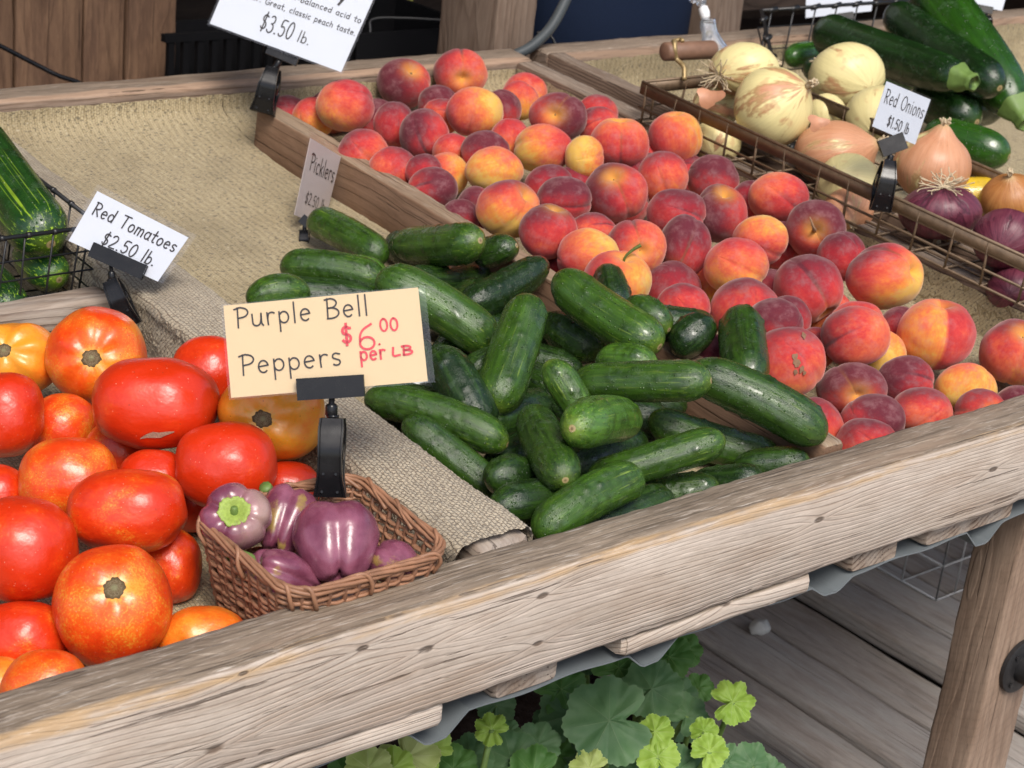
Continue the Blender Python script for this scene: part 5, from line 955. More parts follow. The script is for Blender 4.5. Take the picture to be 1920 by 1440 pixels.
# onions: key -> stem (right, up), pointing back, skin amount, material, roots, label
OT = dict(
 o1=((.75, .3), True, .40, ONION, 1, 'white onion at the far end of the wire basket, root tuft on its left'),
 o2=((.66, .35), False, .47, ONION, 0, 'big white onion with peach coloured skin patches leaning on the basket rail'),
 o3=((-.5, .5), True, .40, ONION, 0, 'big smooth white onion highest at the back, brown stain on its underside'),
 o4=((.3, .6), True, .28, ONION, 0, 'pale bare onion behind the small card'),
 o5=((.3, .6), True, .3, ONION, 0, 'small pale onion down between the three big white ones'),
 o6=((.85, .25), False, .62, ONION, 0, 'onion wrapped in torn pink-brown skin in the middle of the basket'),
 o7=((-.5, .2), False, .35, ONION, 0, 'tan striped onion right behind the rail left of the black clip'),
 o8=((.18, .9), False, .58, ONION, 0, 'pointed onion with a frayed neck and half pink skin right of the black clip'),
 o9=((-.9, -.1), False, .5, ONION, 0, 'small onion with a loose pink skin flake at the far left of the basket'),
 o10=((.3, .6), True, .35, ONION, 0, 'pale onion seen through the wires under the rail at its far end'),
 o11=((.0, -.6), False, .62, ONION, 0, 'onion with streaky red skin seen through the wires below the clip'),
 oy=((.3, .6), True, .3, None, 0, 'yellow squash peeping through the wires at the right of the red onion'),
 ob=((-.2, .7), False, .8, BONION, 0, 'brown onion with papery skin and fine roots at the right picture edge'),
 ro1=((.1, .85), True, .6, RONION, 1, 'dark red onion with pale dry roots on top'),
 ro2=((.4, .5), True, .6, RONION, 0, 'dark red onion in front of the brown one at the right picture edge'),
 ro3=((.4, .5), True, .6, RONION, 0, 'red onion behind the rail, cut off by the right picture edge'),
 ro4=((.4, .2), True, .6, RONION, 0, 'red onion seen through the wires under the rail at the right picture edge'))
YSQ = m_cuke('yellow_squash_skin', (.55, .36, .02), (.65, .45, .03), (.7, .55, .1), .05, .3)
for (c, rx, ry, k) in ONIONS:
    sd, bk, skn, mat, roots, lab = OT[k]
    if k == 'oy':
        c = np.array(c); make_cuke(c - RT * .03, c + RT * .03, rx, .4, 0, lab, 'yellow_squash', 'squash', 'vegetables at the right', YSQ, bend=0, warts=0); continue
    red = mat in (RONION, BONION)
    if k == 'ro1': sd, bk = (.05, -.80), True
    o = make_onion(c, rx, ry, sd, bk, skn, mat, lab, 'red_onion' if mat is RONION else 'onion', 'onion', 'onions in the wire basket', bool(roots) or k == 'ob', True, .30 if k == 'o8' else (.12 if red else .16))
# loose skin flakes
def flake(p, rx, ry, label, mat, tilt):
    mb = MB(); rn = random.Random(int(rx * 1e5)); V = [np.zeros(3)]
    R = np.array([RT, UPV, TW]); ring = []
    for i, f in enumerate((.35, .7, 1.0)):
        for j in range(22):
            a = j * 2 * math.pi / 22; q = f * (1 + (.28 * math.sin(3 * a + 1) + .2 * rn.random()) * (f > .9)); x, y = rx * q * math.cos(a), ry * q * math.sin(a); V.append(x * RT + y * UPV + TW * (.25 * (x * x) / rx + tilt * x - .3 * y * y / ry))
    F_ = [[0, 1 + j, 1 + (j + 1) % 22] for j in range(22)] + [[1 + i * 22 + j, 1 + (i + 1) * 22 + j, 1 + (i + 1) * 22 + (j + 1) % 22, 1 + i * 22 + (j + 1) % 22] for i in range(2) for j in range(22)]
    c = np.array(p); return tag(mobj('onion_skin_flake', np.array(V) + c, F_, mat, None, c), label, 'onion skin', 'loose onion skin')
SKINF = plain('onion_flake', (.50, .24, .14), .45, .4, .3, 80, .3)
flake(at(1330, 183, 2.52), .016, .012, 'loose pink skin flake on the small onion at the far left of the wire basket', SKINF, .3)
flake(at(1532, 230, 2.36), .012, .009, 'curled skin flake lying between the big patchy onion and the pink wrapped one', SKINF, -.3)
# zucchini: pale, stem, label
ZT = dict(
 z1=(ZUKE, .25, 1, 'long dark zucchini at the front of the pile, green stem stub at its right end'),
 z2=(ZUKE, .15, 0, 'long black-green zucchini in the middle, lying between the striped one and the front one'),
 z3=(ZUKEL, .35, 1, 'big pale-striped green zucchini along the back, running out of the top of the picture'),
 z4=(ZUKEL, .8, 0, 'short bright green zucchini tip just above the small card'),
 z5=(ZUKEL, .7, 0, 'small bright green zucchini end between the two white onions at the back'),
 z6=(ZUKE, .35, 0, 'glossy zucchini pointing at the viewer with a yellow blossom end'),
 z7=(ZUKEL, .45, 0, 'shiny green zucchini lowest in the basket with white reflections'),
 z8=(ZUKE, .3, 0, 'dark zucchini end with a tan spot under the black-green one'),
 z9=(ZUKE, .2, 0, 'dark zucchini in shade behind the big smooth white onion'))
for (p0, p1, r, k) in ZUCCHINI:
    m_, lt, stm, lab = ZT[k]; make_cuke(p0, p1, r, lt, 0, lab, 'zucchini', 'zucchini', 'zucchini in the black wire basket', m_, bend=.012 if k in ('z1', 'z2') else 0.0, flip=bool(stm), warts=0, stem=bool(stm), neck=.12 if stm else 0)
BT = dict(l1=('huge striped cucumber with a yellow-green tip in the black wire basket at left', .5), l2=('light green cucumber end below the huge striped one, seen through the wires', .95), l3=('dark green cucumber behind the wires at the left picture edge', .45))
for (p0, p1, r, k) in BIGCUKES: make_cuke(p0, p1, r, BT[k][1], 0, BT[k][0], 'cucumber', 'cucumber', 'large cucumbers in the black wire basket', BIGC, bend=.02, flip=False, warts=10)
# ---------------------------------------------------------------- purple peppers and wicker basket
BH0, BH1 = -.062, .016
ra = [onh(355, 966, BH1), onh(662, 889, BH1), onh(852, 1036, BH1), onh(548, 1126, BH1)]
RCN = sum(ra) / 4
def bk_pt(s, h, off=0.0):
    """point on the basket wall: s 0..4 round the rim, h 0 (base) .. 1 (rim)"""
    i = int(s) % 4; f = s - int(s); k = .18
    p = ra[i] * (1 - f) + ra[(i + 1) % 4] * f
    # rounded corners
    d = p - RCN; m = 1 - .10 * max(0, abs(f - .5) * 2 - .75) * 4
    q = RCN + d * (m - .012) * (.80 + .20 * h) + (d / np.linalg.norm(d)) * off
    return q - ND * ((1 - h) * (BH1 - BH0))
bs = thing('wicker_basket', 'small brown wicker basket of purple peppers standing against the front rail', 'basket', tuple(RCN - ND * (BH1 - BH0)))
mb = MB(); NS = 44; rows = 19
for r_ in range(rows):
    h = (r_ + .4) / rows * .94; pts = []
    for i in range(NS * 3 + 1):
        s = 4 * i / (NS * 3); ph_ = math.pi * (i / 3 + r_ % 2) ; pts.append(bk_pt(s % 3.99999, h + .030 * math.sin(i * .21 + r_ * 2.3) + .012 * rng.rand(), .0017 * math.cos(ph_)))
    mb.tube(pts, .0016 + .0006 * rng.rand(), 6, False, .8)
mb.build('woven_sides', WICK, bs)
mb = MB()
for i in range(NS):
    s = 4 * (i + .5) / NS; lean = .05 * math.sin(i * 2.1)
    mb.tube([bk_pt((s + lean * (1 - h)) % 3.9999, h, 0) for h in np.linspace(0, 1.0, 7)], .0021, 6)
mb.build('stakes', WICKD, bs)
mb = MB()
for k_ in range(5):
    pts = []
    for i in range(121):
        s = (4 * i / 120) % 3.99999; a = i * .16 + k_ * math.pi * .4; pts.append(bk_pt(s, .985 + .040 * math.sin(a) + .01 * rng.rand(), .0030 * math.cos(a)) + ND * .0015)
    mb.tube(pts, .0018, 6, False)
for i in range(12):
    s = (4 * i / 12 + .2 * rng.rand()) % 3.95; mb.tube(bez([bk_pt(s, .80, .003), bk_pt(s + .02, .95, .0055), bk_pt(min(s + .06, 3.99), 1.07, .001), bk_pt(min(s + .16, 3.995), 1.03, -.003), bk_pt(min(s + .3, 3.997), .96, -.004)], 14), .0018, 6)
mb.build('rim', WICK, bs)
mb = MB(); mb.add([bk_pt(s, 0.0) for s in np.linspace(0, 3.9999, 60)] + [RCN - ND * (BH1 - BH0)], [[i, (i + 1) % 60, 60] for i in range(60)]); mb.build('basket_base', WICKD, bs)
def pp(px, py, t, rp, ryp): return at(px, py, t), rp * t / F, ryp * t / F
D0 = 1.435
c, a, b = pp(443, 974, D0 - .012, 68, 70); make_pepper(c, a, b, (.06, .36), False, 4, .92, 'pale purple pepper facing out with its lime green calyx, at the left of the basket', True, False, .12, .6, .4)
c, a, b = pp(535, 982, D0 + .02, 62, 76); make_pepper(c, a, b, (.25, .75), True, 3, 1.15, 'purple pepper with olive patches at the back of the basket', False, True, .34, 0, None, [at(508, 935, D0 + .03), at(502, 922, D0 + .03), at(497, 912, D0 + .025)])
c, a, b = pp(631, 1022, D0 - .01, 84, 84); make_pepper(c, a, b, (-.12, .80), True, 3, 1.12, 'largest purple pepper, two big glossy lobes pointing to the front rail', False, False, .10, 0)
c, a, b = pp(530, 1083, D0 - .03, 78, 56); make_pepper(c, a, b, (-.75, .45), False, 4, 1.25, 'dull purple pepper with a curved green stem at the front left of the basket', False, True, .26, 0, None, [at(478, 1062, D0 - .03), at(462, 1050, D0 - .035), at(447, 1046, D0 - .03), at(428, 1052, D0 - .02)])
c, a, b = pp(742, 1058, D0 - .005, 56, 46); make_pepper(c, a, b, (-.6, .3), True, 3, 1.05, 'rounded purple pepper with a brown cheek in the right corner of the basket', False, False, .34, 0)
# ---------------------------------------------------------------- wire baskets
def wire_box(name, label, group, u0, u1, v0, v1, h0, h1, du, dv, dh, r, mat, rim=None, floor_=True, loops=True, taper=.0, shear=0.0, dip=0.0):
    U = lambda u, v, h=0.0: globals()['U'](u + shear * (v - v1), v, h + dip * (v - v1))
    t = thing(name, label, 'wire basket', tuple(U((u0 + u1) / 2, (v0 + v1) / 2, h0)), group); mb = MB()
    T_ = lambda u, v, h: U((u0 + u1) / 2 + (u - (u0 + u1) / 2) * (1 - taper * (h1 - h) / (h1 - h0)), (v0 + v1) / 2 + (v - (v0 + v1) / 2) * (1 - taper * (h1 - h) / (h1 - h0)), h)
    for h in np.arange(h0, h1 - dh * .3, dh): mb.tube([T_(*p, h) for p in ((u0, v0), (u1, v0), (u1, v1), (u0, v1), (u0, v0))], r, 6)
    for u in np.arange(u0 + du / 2, u1, du):
        for v in (v0, v1): mb.tube([T_(u, v, h0), T_(u + .003 * rng.randn(), v, h1)], r, 6)
    for v in np.arange(v0 + dv / 2, v1, dv):
        for u in (u0, u1): mb.tube([T_(u, v, h0), T_(u, v + .003 * rng.randn(), h1)], r, 6)
    mb.build('side_wires', mat, t)
    mb = MB()
    for u in np.arange(u0 + du / 2, u1, du): mb.tube([T_(u, v0, h0), T_(u, v1, h0)], r, 6)
    for v in np.arange(v0 + dv / 2, v1, dv): mb.tube([T_(u0, v, h0), T_(u1, v, h0)], r, 6)
    mb.build('bottom_wires', mat, t)
    mb = MB()
    if rim:
        w_, th = rim
        for (a, b) in (((u0, v0), (u0, v1)), ((u1, v0), (u1, v1))): mb.box(U(a[0], (v0 + v1) / 2, h1 - w_ / 2), [XD, YD, ND], (th, v1 - v0 + th, w_))
        for v in (v0, v1): mb.box(U((u0 + u1) / 2, v, h1 - w_ / 2), [XD, YD, ND], (u1 - u0 - th, th, w_))
        for (a, b) in (((u0, v0), (u0, v1)), ((u1, v0), (u1, v1)), ((u0, v0), (u1, v0)), ((u0, v1), (u1, v1))): mb.tube([U(*a, h1), U(*b, h1)], th * .75, 8)
    else:
        P = [(u0, v0), (u1, v0), (u1, v1), (u0, v1), (u0, v0)]
        for a, b in zip(P[:-1], P[1:]): mb.tube([U(*a, h1), U(*b, h1)], r * 2.1, 8)
        if loops:
            for a, b, d in ((P[0], P[1], du), (P[2], P[3], du), (P[1], P[2], dv), (P[3], P[4], dv)):
                L = math.hypot(b[0] - a[0], b[1] - a[1])
                for s in np.arange(d / 2, L, d):
                    q = U(a[0] + (b[0] - a[0]) * s / L, a[1] + (b[1] - a[1]) * s / L, h1); ax_ = U(b[0] - a[0], b[1] - a[1], 0) / L; mb.tube([q - ax_ * r * 2, q + ax_ * r * 2], r * 3.0, 8)
    mb.build('rim', mat, t); return t
ob_ = wire_box('wire_basket', 'rusty flat-rimmed wire basket of onions standing across the bin walls', 'wire baskets', .866, 1.10, .02, .828, .004, .060, .055, .055, .02, .0018, RUST, (.017, .003))
mb = MB(); hA, hB = at(1245, 97, 2.60), at(1337, 93, 2.65); ax_ = (hB - hA) / np.linalg.norm(hB - hA); mb.tube([hA, hA + ax_ * .002, hB - ax_ * .002, hB], [.010, .0135, .0135, .012], 16); o = mb.build('handle_grip', plain('wooden_grip', (.20, .11, .07), .55, .4, .3, 90, .3), ob_)
mb = MB(); bz = plain('brass_wire', (.36, .26, .12), .45, .5, .4, 200, .3, Metallic=.5)
q0 = hA + ax_ * .018; mb.tube(bez([q0 + UPV * .015 - TW * .004, q0 + UPV * .012 + TW * .011, q0 + TW * .015, q0 - UPV * .013 + TW * .010 + ax_ * .004, at(1282, 125, 2.595), at(1283, 150, 2.59)], 26), .0036, 8); mb.tube(bez([q0 + UPV * .015 - TW * .004, q0 + UPV * .016 + ax_ * .012 + TW * .004, q0 + UPV * .012 + ax_ * .015 + TW * .011], 8), .003, 8); mb.build('handle_wire', bz, ob_)
wire_box('wire_basket', 'black wire basket full of zucchini at the top right', 'wire baskets', 1.42, 1.86, .62, 1.13, -.10, .05, .055, .06, .04, .0016, BLACKW, shear=.8, dip=.2)
wire_box('wire_basket', 'black wire basket of large striped cucumbers at the left picture edge', 'wire baskets', -.42, -.077, .615, 1.06, -.07, .045, .028, .042, .022, .0011, BLACKW, taper=.05)
wc = thing('wire_crate', 'grey wire crate on the deck in the shadow behind the stand leg', 'wire crate', (1.5, .75, -.77), 'wire baskets'); mb = MB(); q = onz(1755, 1125, -.765); cx, cy = q[0], q[1]
for z in (-.765, -.70, -.635, -.57): mb.tube([(cx, cy, z), (cx + .4, cy, z), (cx + .4, cy + .6, z), (cx, cy + .6, z), (cx, cy, z)], .002, 6)
for k_ in range(9): mb.tube([(cx, cy + .075 * k_, -.765), (cx, cy + .075 * k_, -.57)], .0017, 6); mb.tube([(cx + .05 * k_, cy, -.765), (cx + .05 * k_, cy, -.57)], .0017, 6); mb.tube([(cx, cy + .075 * k_, -.765), (cx + .4, cy + .075 * k_, -.765)], .0017, 6)
mb.build('wires', GREYW, wc)
p = onz(1423, 1182, -.795); mb = MB(); th, ph_, D, Fs = grid_dirs(14, 20); mb.add(D * np.array([.02, .015, .012]) * (1 + .25 * lump(D, 2, 3))[:, None] + p + np.array([0, 0, .006]), Fs); tag(mb.build('pebble', plain('pale_stone', (.5, .49, .46), .85, .2, .2, 200, .4)), 'small whitish pebble lying on the grey deck boards', 'pebble')
# ---------------------------------------------------------------- handwriting
def arc(cx, cy, rx, ry, a0, a1, n=12): return [(cx + rx * math.cos(math.radians(a)), cy + ry * math.sin(math.radians(a))) for a in np.linspace(a0, a1, n)]
GL = {
 'P': (.52, [[(.1, 0), (.12, 1)], [(-.02, .93), (.2, 1.0)] + arc(.22, .74, .3, .25, 80, -90) + [(.12, .47)]]),
 'B': (.56, [[(.08, 0), (.1, 1)], [(.0, .95)] + arc(.2, .76, .26, .23, 90, -90) + [(.1, .53)], [(.1, .53)] + arc(.22, .27, .31, .26, 90, -90) + [(.06, .01)]]),
 'R': (.58, [[(.1, 0), (.1, 1)], [(.02, .97)] + arc(.22, .74, .28, .25, 88, -90) + [(.1, .48)], [(.2, .49), (.52, 0)]]),
 'T': (.56, [[(0, .98), (.56, 1.0)], [(.28, .99), (.26, 0)]]),
 'O': (.66, [arc(.33, .5, .31, .49, 100, 470, 26)]), 'L': (.42, [[(.08, .9), (.06, .02), (.4, .04)]]), 'G': (.62, [arc(.34, .5, .3, .5, 50, 330, 20) + [(.6, .45), (.36, .43)]]),
 'u': (.46, [[(.04, .6), (.05, .2)] + arc(.2, .18, .15, .17, 200, 340, 8) + [(.38, .3), (.4, .6)], [(.4, .6), (.4, .15), (.46, .0)]]),
 'r': (.36, [[(.06, .6), (.08, 0)], [(.08, .35)] + arc(.24, .4, .16, .2, 150, 50, 7)]),
 'p': (.46, [[(.06, .6), (.07, -.38)], arc(.24, .31, .18, .28, 140, -160, 18)]),
 'l': (.16, [[(.08, 1.02), (.08, .0)]]),
 'e': (.46, [[(.06, .32), (.4, .36)] + arc(.23, .31, .18, .29, 15, 310, 18)]),
 's': (.38, [[(.33, .54)] + arc(.19, .45, .13, .14, 50, 220, 8) + [(.2, .3)] + arc(.19, .15, .14, .14, 50, -140, 9)]),
 '$': (.5, [[(.44, .82)] + arc(.25, .69, .17, .2, 40, 230, 9) + [(.25, .49)] + arc(.25, .28, .19, .21, 60, -150, 10), [(.26, 1.06), (.24, -.08)]]),
 '0': (.54, [arc(.27, .48, .22, .48, 90, 452, 24)]), '6': (.52, [[(.42, .98)] + arc(.5, .45, .42, .5, 130, 178, 8) + arc(.27, .24, .2, .24, 165, -190, 20)]),
 '5': (.52, [[(.46, .96), (.14, .94), (.1, .56)] + arc(.25, .3, .21, .28, 110, -140, 14)]), '2': (.52, [arc(.25, .72, .2, .25, 160, -20, 10) + [(.32, .4), (.06, .03), (.5, .03)]]),
 '3': (.5, [arc(.22, .74, .19, .23, 140, -80, 11) + [(.2, .52)] + arc(.22, .26, .23, .26, 80, -150, 12)]), '1': (.3, [[(.06, .82), (.17, .98), (.17, 0)]]),
 '.': (.2, [[(.08, .02), (.1, .05), (.12, .02)]]), ',': (.2, [[(.12, .06), (.06, -.14)]]), '-': (.4, [[(.06, .32), (.34, .32)]]),
 'd': (.48, [arc(.21, .3, .18, .28, 40, 330, 16), [(.41, 1.0), (.4, .0)]]), 'b': (.46, [[(.07, 1.0), (.07, .02)], arc(.24, .29, .18, .28, 150, -150, 16)]),
 'o': (.46, [arc(.23, .3, .19, .3, 95, 460, 20)]), 'm': (.66, [[(.06, .6), (.06, 0)], [(.06, .4)] + arc(.19, .4, .13, .2, 150, 0, 8) + [(.33, 0)], [(.33, .4)] + arc(.46, .4, .13, .2, 150, 0, 8) + [(.6, 0)]]),
 'n': (.46, [[(.06, .6), (.06, 0)], [(.06, .38)] + arc(.22, .38, .16, .22, 150, 0, 8) + [(.4, 0)]]), 'a': (.46, [arc(.22, .3, .18, .29, 40, 330, 16), [(.4, .6), (.39, .12), (.45, .0)]]),
 't': (.36, [[(.17, .95), (.16, .12)] + arc(.26, .12, .1, .12, 190, 300, 5), [(.0, .6), (.34, .62)]]), 'i': (.18, [[(.09, .6), (.09, 0)], [(.08, .82), (.1, .86)]]),
 'c': (.42, [arc(.24, .3, .19, .3, 50, 310, 16)]), 'k': (.44, [[(.08, 1.0), (.07, 0)], [(.4, .6), (.09, .28)], [(.18, .34), (.42, 0)]]),
 'h': (.46, [[(.07, 1.0), (.06, 0)], [(.06, .38)] + arc(.22, .38, .16, .22, 150, 0, 8) + [(.4, 0)]]), 'f': (.34, [arc(.26, .82, .12, .16, 60, 180, 6) + [(.13, 0)], [(.0, .56), (.3, .58)]]),
 'v': (.42, [[(.02, .6), (.2, 0), (.4, .6)]]), 'w': (.6, [[(.02, .6), (.16, 0), (.3, .5), (.44, 0), (.58, .6)]]), 'y': (.44, [[(.04, .6), (.22, .1)], [(.42, .6), (.14, -.38)]]), ' ': (.34, [])}
class Card:
    def __init__(s, corners, depth):
        """corners TL, TR, BR, BL in the photo, depth at each"""
        d = depth if isinstance(depth, (tuple, list)) else (depth,) * 4
        s.P = [at(x, y, t) for (x, y), t in zip(corners, d)]; s.N = np.cross(s.P[1] - s.P[3], s.P[0] - s.P[2]); s.N /= np.linalg.norm(s.N)
        if s.N @ TW < 0: s.N = -s.N
        s.w = np.linalg.norm(s.P[1] - s.P[0]); s.h = np.linalg.norm(s.P[0] - s.P[3])
    def pt(s, a, b, off=0.0):
        top = s.P[0] * (1 - a) + s.P[1] * a; bot = s.P[3] * (1 - a) + s.P[2] * a; return bot * (1 - b) + top * b + s.N * off
    def plate(s, name, mat, parent, x0=0, y0=0, x1=1, y1=1, off=0.0, th=.0004, seg=6, curl=0.0):
        V = []; g = np.linspace(0, 1, seg + 1)
        for k_ in (0, 1):
            for b in g:
                for a in g: V.append(s.pt(x0 + (x1 - x0) * a, y0 + (y1 - y0) * b, off - th * k_ + curl * (2 * a - 1) ** 2))
        m = (seg + 1) ** 2; k = seg + 1; F_ = [[j * k + i, j * k + i + 1, (j + 1) * k + i + 1, (j + 1) * k + i] for j in range(seg) for i in range(seg)]
        F_ += [[q + m for q in f][::-1] for f in F_]; B_ = list(range(k)) + [k * j + k - 1 for j in range(1, k)] + [m - 1 - i for i in range(1, k)] + [k * (k - 1 - j) for j in range(1, k - 1)]
        F_ += [[B_[i], B_[i] + m, B_[(i + 1) % len(B_)] + m, B_[(i + 1) % len(B_)]] for i in range(len(B_))]
        return mobj(name, V, F_, mat, parent, None, False)
    def write(s, mb, txt, x0, x1, yb, cap, weight, off=.0007, slant=0.0, rise=0.0, jit=.02):
        tot = sum(GL[c][0] + .12 for c in txt) - .12; sx = (x1 - x0) / tot; x = x0; asp = s.h / s.w; rn = random.Random(len(txt) * 7 + int(yb * 100))
        for ch in txt:
            w_, strokes = GL[ch]; dy = rn.uniform(-jit, jit)
            for st_ in strokes:
                q = bez([(a + slant * b, b + dy, 0) for a, b in st_], max(10, len(st_) * 3)) if len(st_) > 2 else np.array([(a + slant * b, b + dy, 0) for a, b in st_], float)
                P = np.array([s.pt(x + a * sx, yb + rise * (x + a * sx - x0) + b * cap, off) for a, b, _ in q]); T = np.gradient(P, axis=0); T /= np.linalg.norm(T, axis=1)[:, None] + 1e-12; Wd = np.cross(s.N, T) * weight / 2
                P[0] -= T[0] * weight * .4; P[-1] += T[-1] * weight * .4; k = len(P)
                mb.add(np.concatenate([P + Wd, P - Wd]), [[i, i + 1, k + i + 1, k + i] for i in range(k - 1)])
            x += (w_ + .12) * sx
def clip_part(parent, bar, swivel, body, depth, widths, thick=.012, flare=(1, 1)):
    """bar: two photo points + height px; swivel: top, bottom; body: top, bottom photo points; widths px top, waist, bottom"""
    k = depth / F
    A, B = at(*bar[0], depth), at(*bar[1], depth); ax = (B - A) / np.linalg.norm(B - A); up = np.cross(TW, ax); up /= np.linalg.norm(up); n = np.cross(ax, up)
    mb = MB(); mb.box((A + B) / 2 + n * .0028, [ax, up, n], (np.linalg.norm(B - A), bar[2] * k, .0022)); mb.box((A + B) / 2 - n * .0028, [ax, up, n], (np.linalg.norm(B - A), bar[2] * k, .0022)); mb.box((A + B) / 2 - up * (bar[2] * k * .5 + .0006), [ax, up, n], (np.linalg.norm(B - A), .0016, .0075))
    o = mb.build('card_holder', BLACKP, parent, None, False)
    S0, S1 = at(*swivel[0], depth), at(*swivel[1], depth); d = S1 - S0; mb = MB(); w_ = widths[0] * k * .22
    mb.tube([S0 - d * .1, S0 + d * .25, S0 + d * .3, S0 + d * .36, S0 + d * .42, S0 + d * .8, S0 + d * .86, S0 + d * 1.1], [w_ * .55, w_ * .55, w_ * .9, w_ * 1.05, w_ * 1.1, w_ * 1.1, w_ * .9, w_ * .55], 14); mb.build('swivel', BLACKP, parent)
    T0, T1 = at(*body[0], depth), at(*body[1], depth); dn = (T1 - T0); L = np.linalg.norm(dn); dn /= L; sd = np.cross(dn, TW); sd /= np.linalg.norm(sd); fr = np.cross(sd, dn)
    if fr @ TW < 0: fr = -fr
    w0, w1, w2 = [q * k / 2 for q in widths]; ss = np.linspace(0, 1, 15)
    wid = np.interp(ss, [0, .12, .45, .75, 1], [w0 * .92, w0, w1, w1 * 1.08, w2]); zf = np.interp(ss, [0, .15, .4, .7, 1], [.5, .75, .95, .7, .25]) * thick * flare[0]; zb = -np.interp(ss, [0, .15, .45, .75, 1], [.5, .9, 1.2, .7, .2]) * thick * flare[1]
    for zz, sg in ((zf, 1), (zb, -1)):
        mb = MB(); V = []
        for off in (0, .003):
            for s_, w_, z in zip(ss, wid, zz):
                for x in (-1, -.86, -.8, .8, .86, 1): V.append(T0 + dn * L * s_ + sd * w_ * x + fr * (z - sg * off + sg * (.0022 if abs(x) > .83 and off == 0 else 0)))
        m = len(V) // 2; F_ = [[i * 6 + j, i * 6 + j + 1, (i + 1) * 6 + j + 1, (i + 1) * 6 + j] for i in range(14) for j in range(5)]; F_ += [[q + m for q in f][::-1] for f in F_]
        bd = list(range(6)) + [6 * i + 5 for i in range(1, 15)] + [84 + j for j in range(4, -1, -1)] + [6 * i for i in range(13, 0, -1)]; F_ += [[bd[i], bd[(i + 1) % len(bd)], bd[(i + 1) % len(bd)] + m, bd[i] + m] for i in range(len(bd))]
        mb.add(V, F_)
        if sg == 1:
            for x in (-.5, .5):
                for s_ in (.7, .93): q = T0 + dn * L * s_ + sd * np.interp(s_, ss, wid) * x + fr * (np.interp(s_, ss, zf) + .0004); mb.tube([q - fr * .001, q + fr * .001], .0011, 10)
        j_ = mb.build('clip_jaw', BLACKP, parent); j_.data.set_sharp_from_angle(angle=math.radians(35))
    mb = MB(); q = T0 + dn * L * .42; mb.tube([q - sd * w1 * .95, q + sd * w1 * .95], thick * .3, 14); mb.tube([q - sd * w1 * 1.02, q - sd * w1 * .95], thick * .42, 14); mb.tube([q + sd * w1 * .95, q + sd * w1 * 1.02], thick * .42, 14); mb.build('hinge_pin', BLACKP, parent)
    mb = MB(); mb.tube([T0 + dn * L * .0, T0 - dn * L * .04], w0 * .5, 10); mb.build('neck', BLACKP, parent)
def sign(label, corners, depth, paper, inset, texts, clip, sleeve=True, name='price_sign', group='price cards on clips'):
    cd_ = Card(corners, depth); t = thing(name, label, 'price sign', tuple(cd_.P[3]), group)
    x0, y0, x1, y1 = inset; cd_.plate('card', paper, t, x0, y0, x1, y1, 0, .0005)
    if sleeve: cd_.plate('clear_sleeve', SLEEVE, t, 0, 0, 1, 1, .0014, .0003, 10); cd_.plate('sleeve_back', SLEEVE, t, 0, 0, 1, 1, -.0012, .0003, 4)
    sub = Card.__new__(Card); sub.P = [cd_.pt(x0, y1), cd_.pt(x1, y1), cd_.pt(x1, y0), cd_.pt(x0, y0)]; sub.N = cd_.N; sub.w = np.linalg.norm(sub.P[1] - sub.P[0]); sub.h = np.linalg.norm(sub.P[0] - sub.P[3])
    by = {}
    for (txt, a, b, yb, cap, wgt, ink, rise) in texts: by.setdefault(ink.name, (ink, MB())); sub.write(by[ink.name][1], txt, a, b, yb, cap, wgt, rise=rise)
    for ink, mb in by.values(): mb.build('lettering', ink, t, None, False)
    if clip: clip_part(t, **clip)
    return t
sign('tan card reading Purple Bell Peppers, clipped to the wicker basket', [(414, 571), (797, 535), (816, 717), (429, 750)], 1.47, TANP, (.012, .02, .965, .985),
    [('Purple Bell', .055, .735, .745, .215, .0013, INK, .02), ('Peppers', .06, .575, .235, .22, .0013, INK, .03), ('$', .585, .64, .47, .20, .0022, REDINK, 0), ('6', .665, .76, .39, .27, .0018, REDINK, 0), ('.', .765, .785, .43, .2, .0014, REDINK, 0), ('00', .785, .88, .57, .135, .0016, REDINK, 0), ('per', .67, .80, .275, .16, .0017, REDINK, .02), ('LB', .835, .94, .30, .095, .0018, REDINK, 0)],
    dict(bar=((557, 729), (683, 721), 38), swivel=((622, 746), (621, 786)), body=((624, 784), (619, 932)), depth=1.465, widths=(48, 44, 62), thick=.016))
sign('white card reading Red Tomatoes, clipped at the back of the tomato bin', [(183, 345), (369, 441), (305, 532), (123, 449)], 1.80, PAPER, (.03, .0, .95, .90),
    [('Red Tomatoes', .06, .96, .60, .235, .0014, INK, .03), ('$2.50 lb.', .29, .87, .19, .25, .0014, INK, .05)],
    dict(bar=((172, 466), (272, 510), 26), swivel=((208, 500), (211, 530)), body=((208, 526), (246, 612)), depth=1.795, widths=(30, 34, 44), thick=.012))
sign('narrow pinkish card reading Picklers, turned sideways behind the cucumbers', [(583, 245), (644, 283), (608, 428), (550, 402)], (2.16, 2.26, 2.26, 2.16), GREYP, (.03, .0, .97, .92),
    [('Picklers', .14, .93, .62, .22, .0016, INK, 0), ('$2.50 lb', .22, .85, .20, .15, .0012, INK, 0)],
    dict(bar=((566, 408), (580, 420), 16), swivel=((571, 420), (571, 434)), body=((571, 432), (573, 478)), depth=2.17, widths=(17, 18, 22), thick=.012))
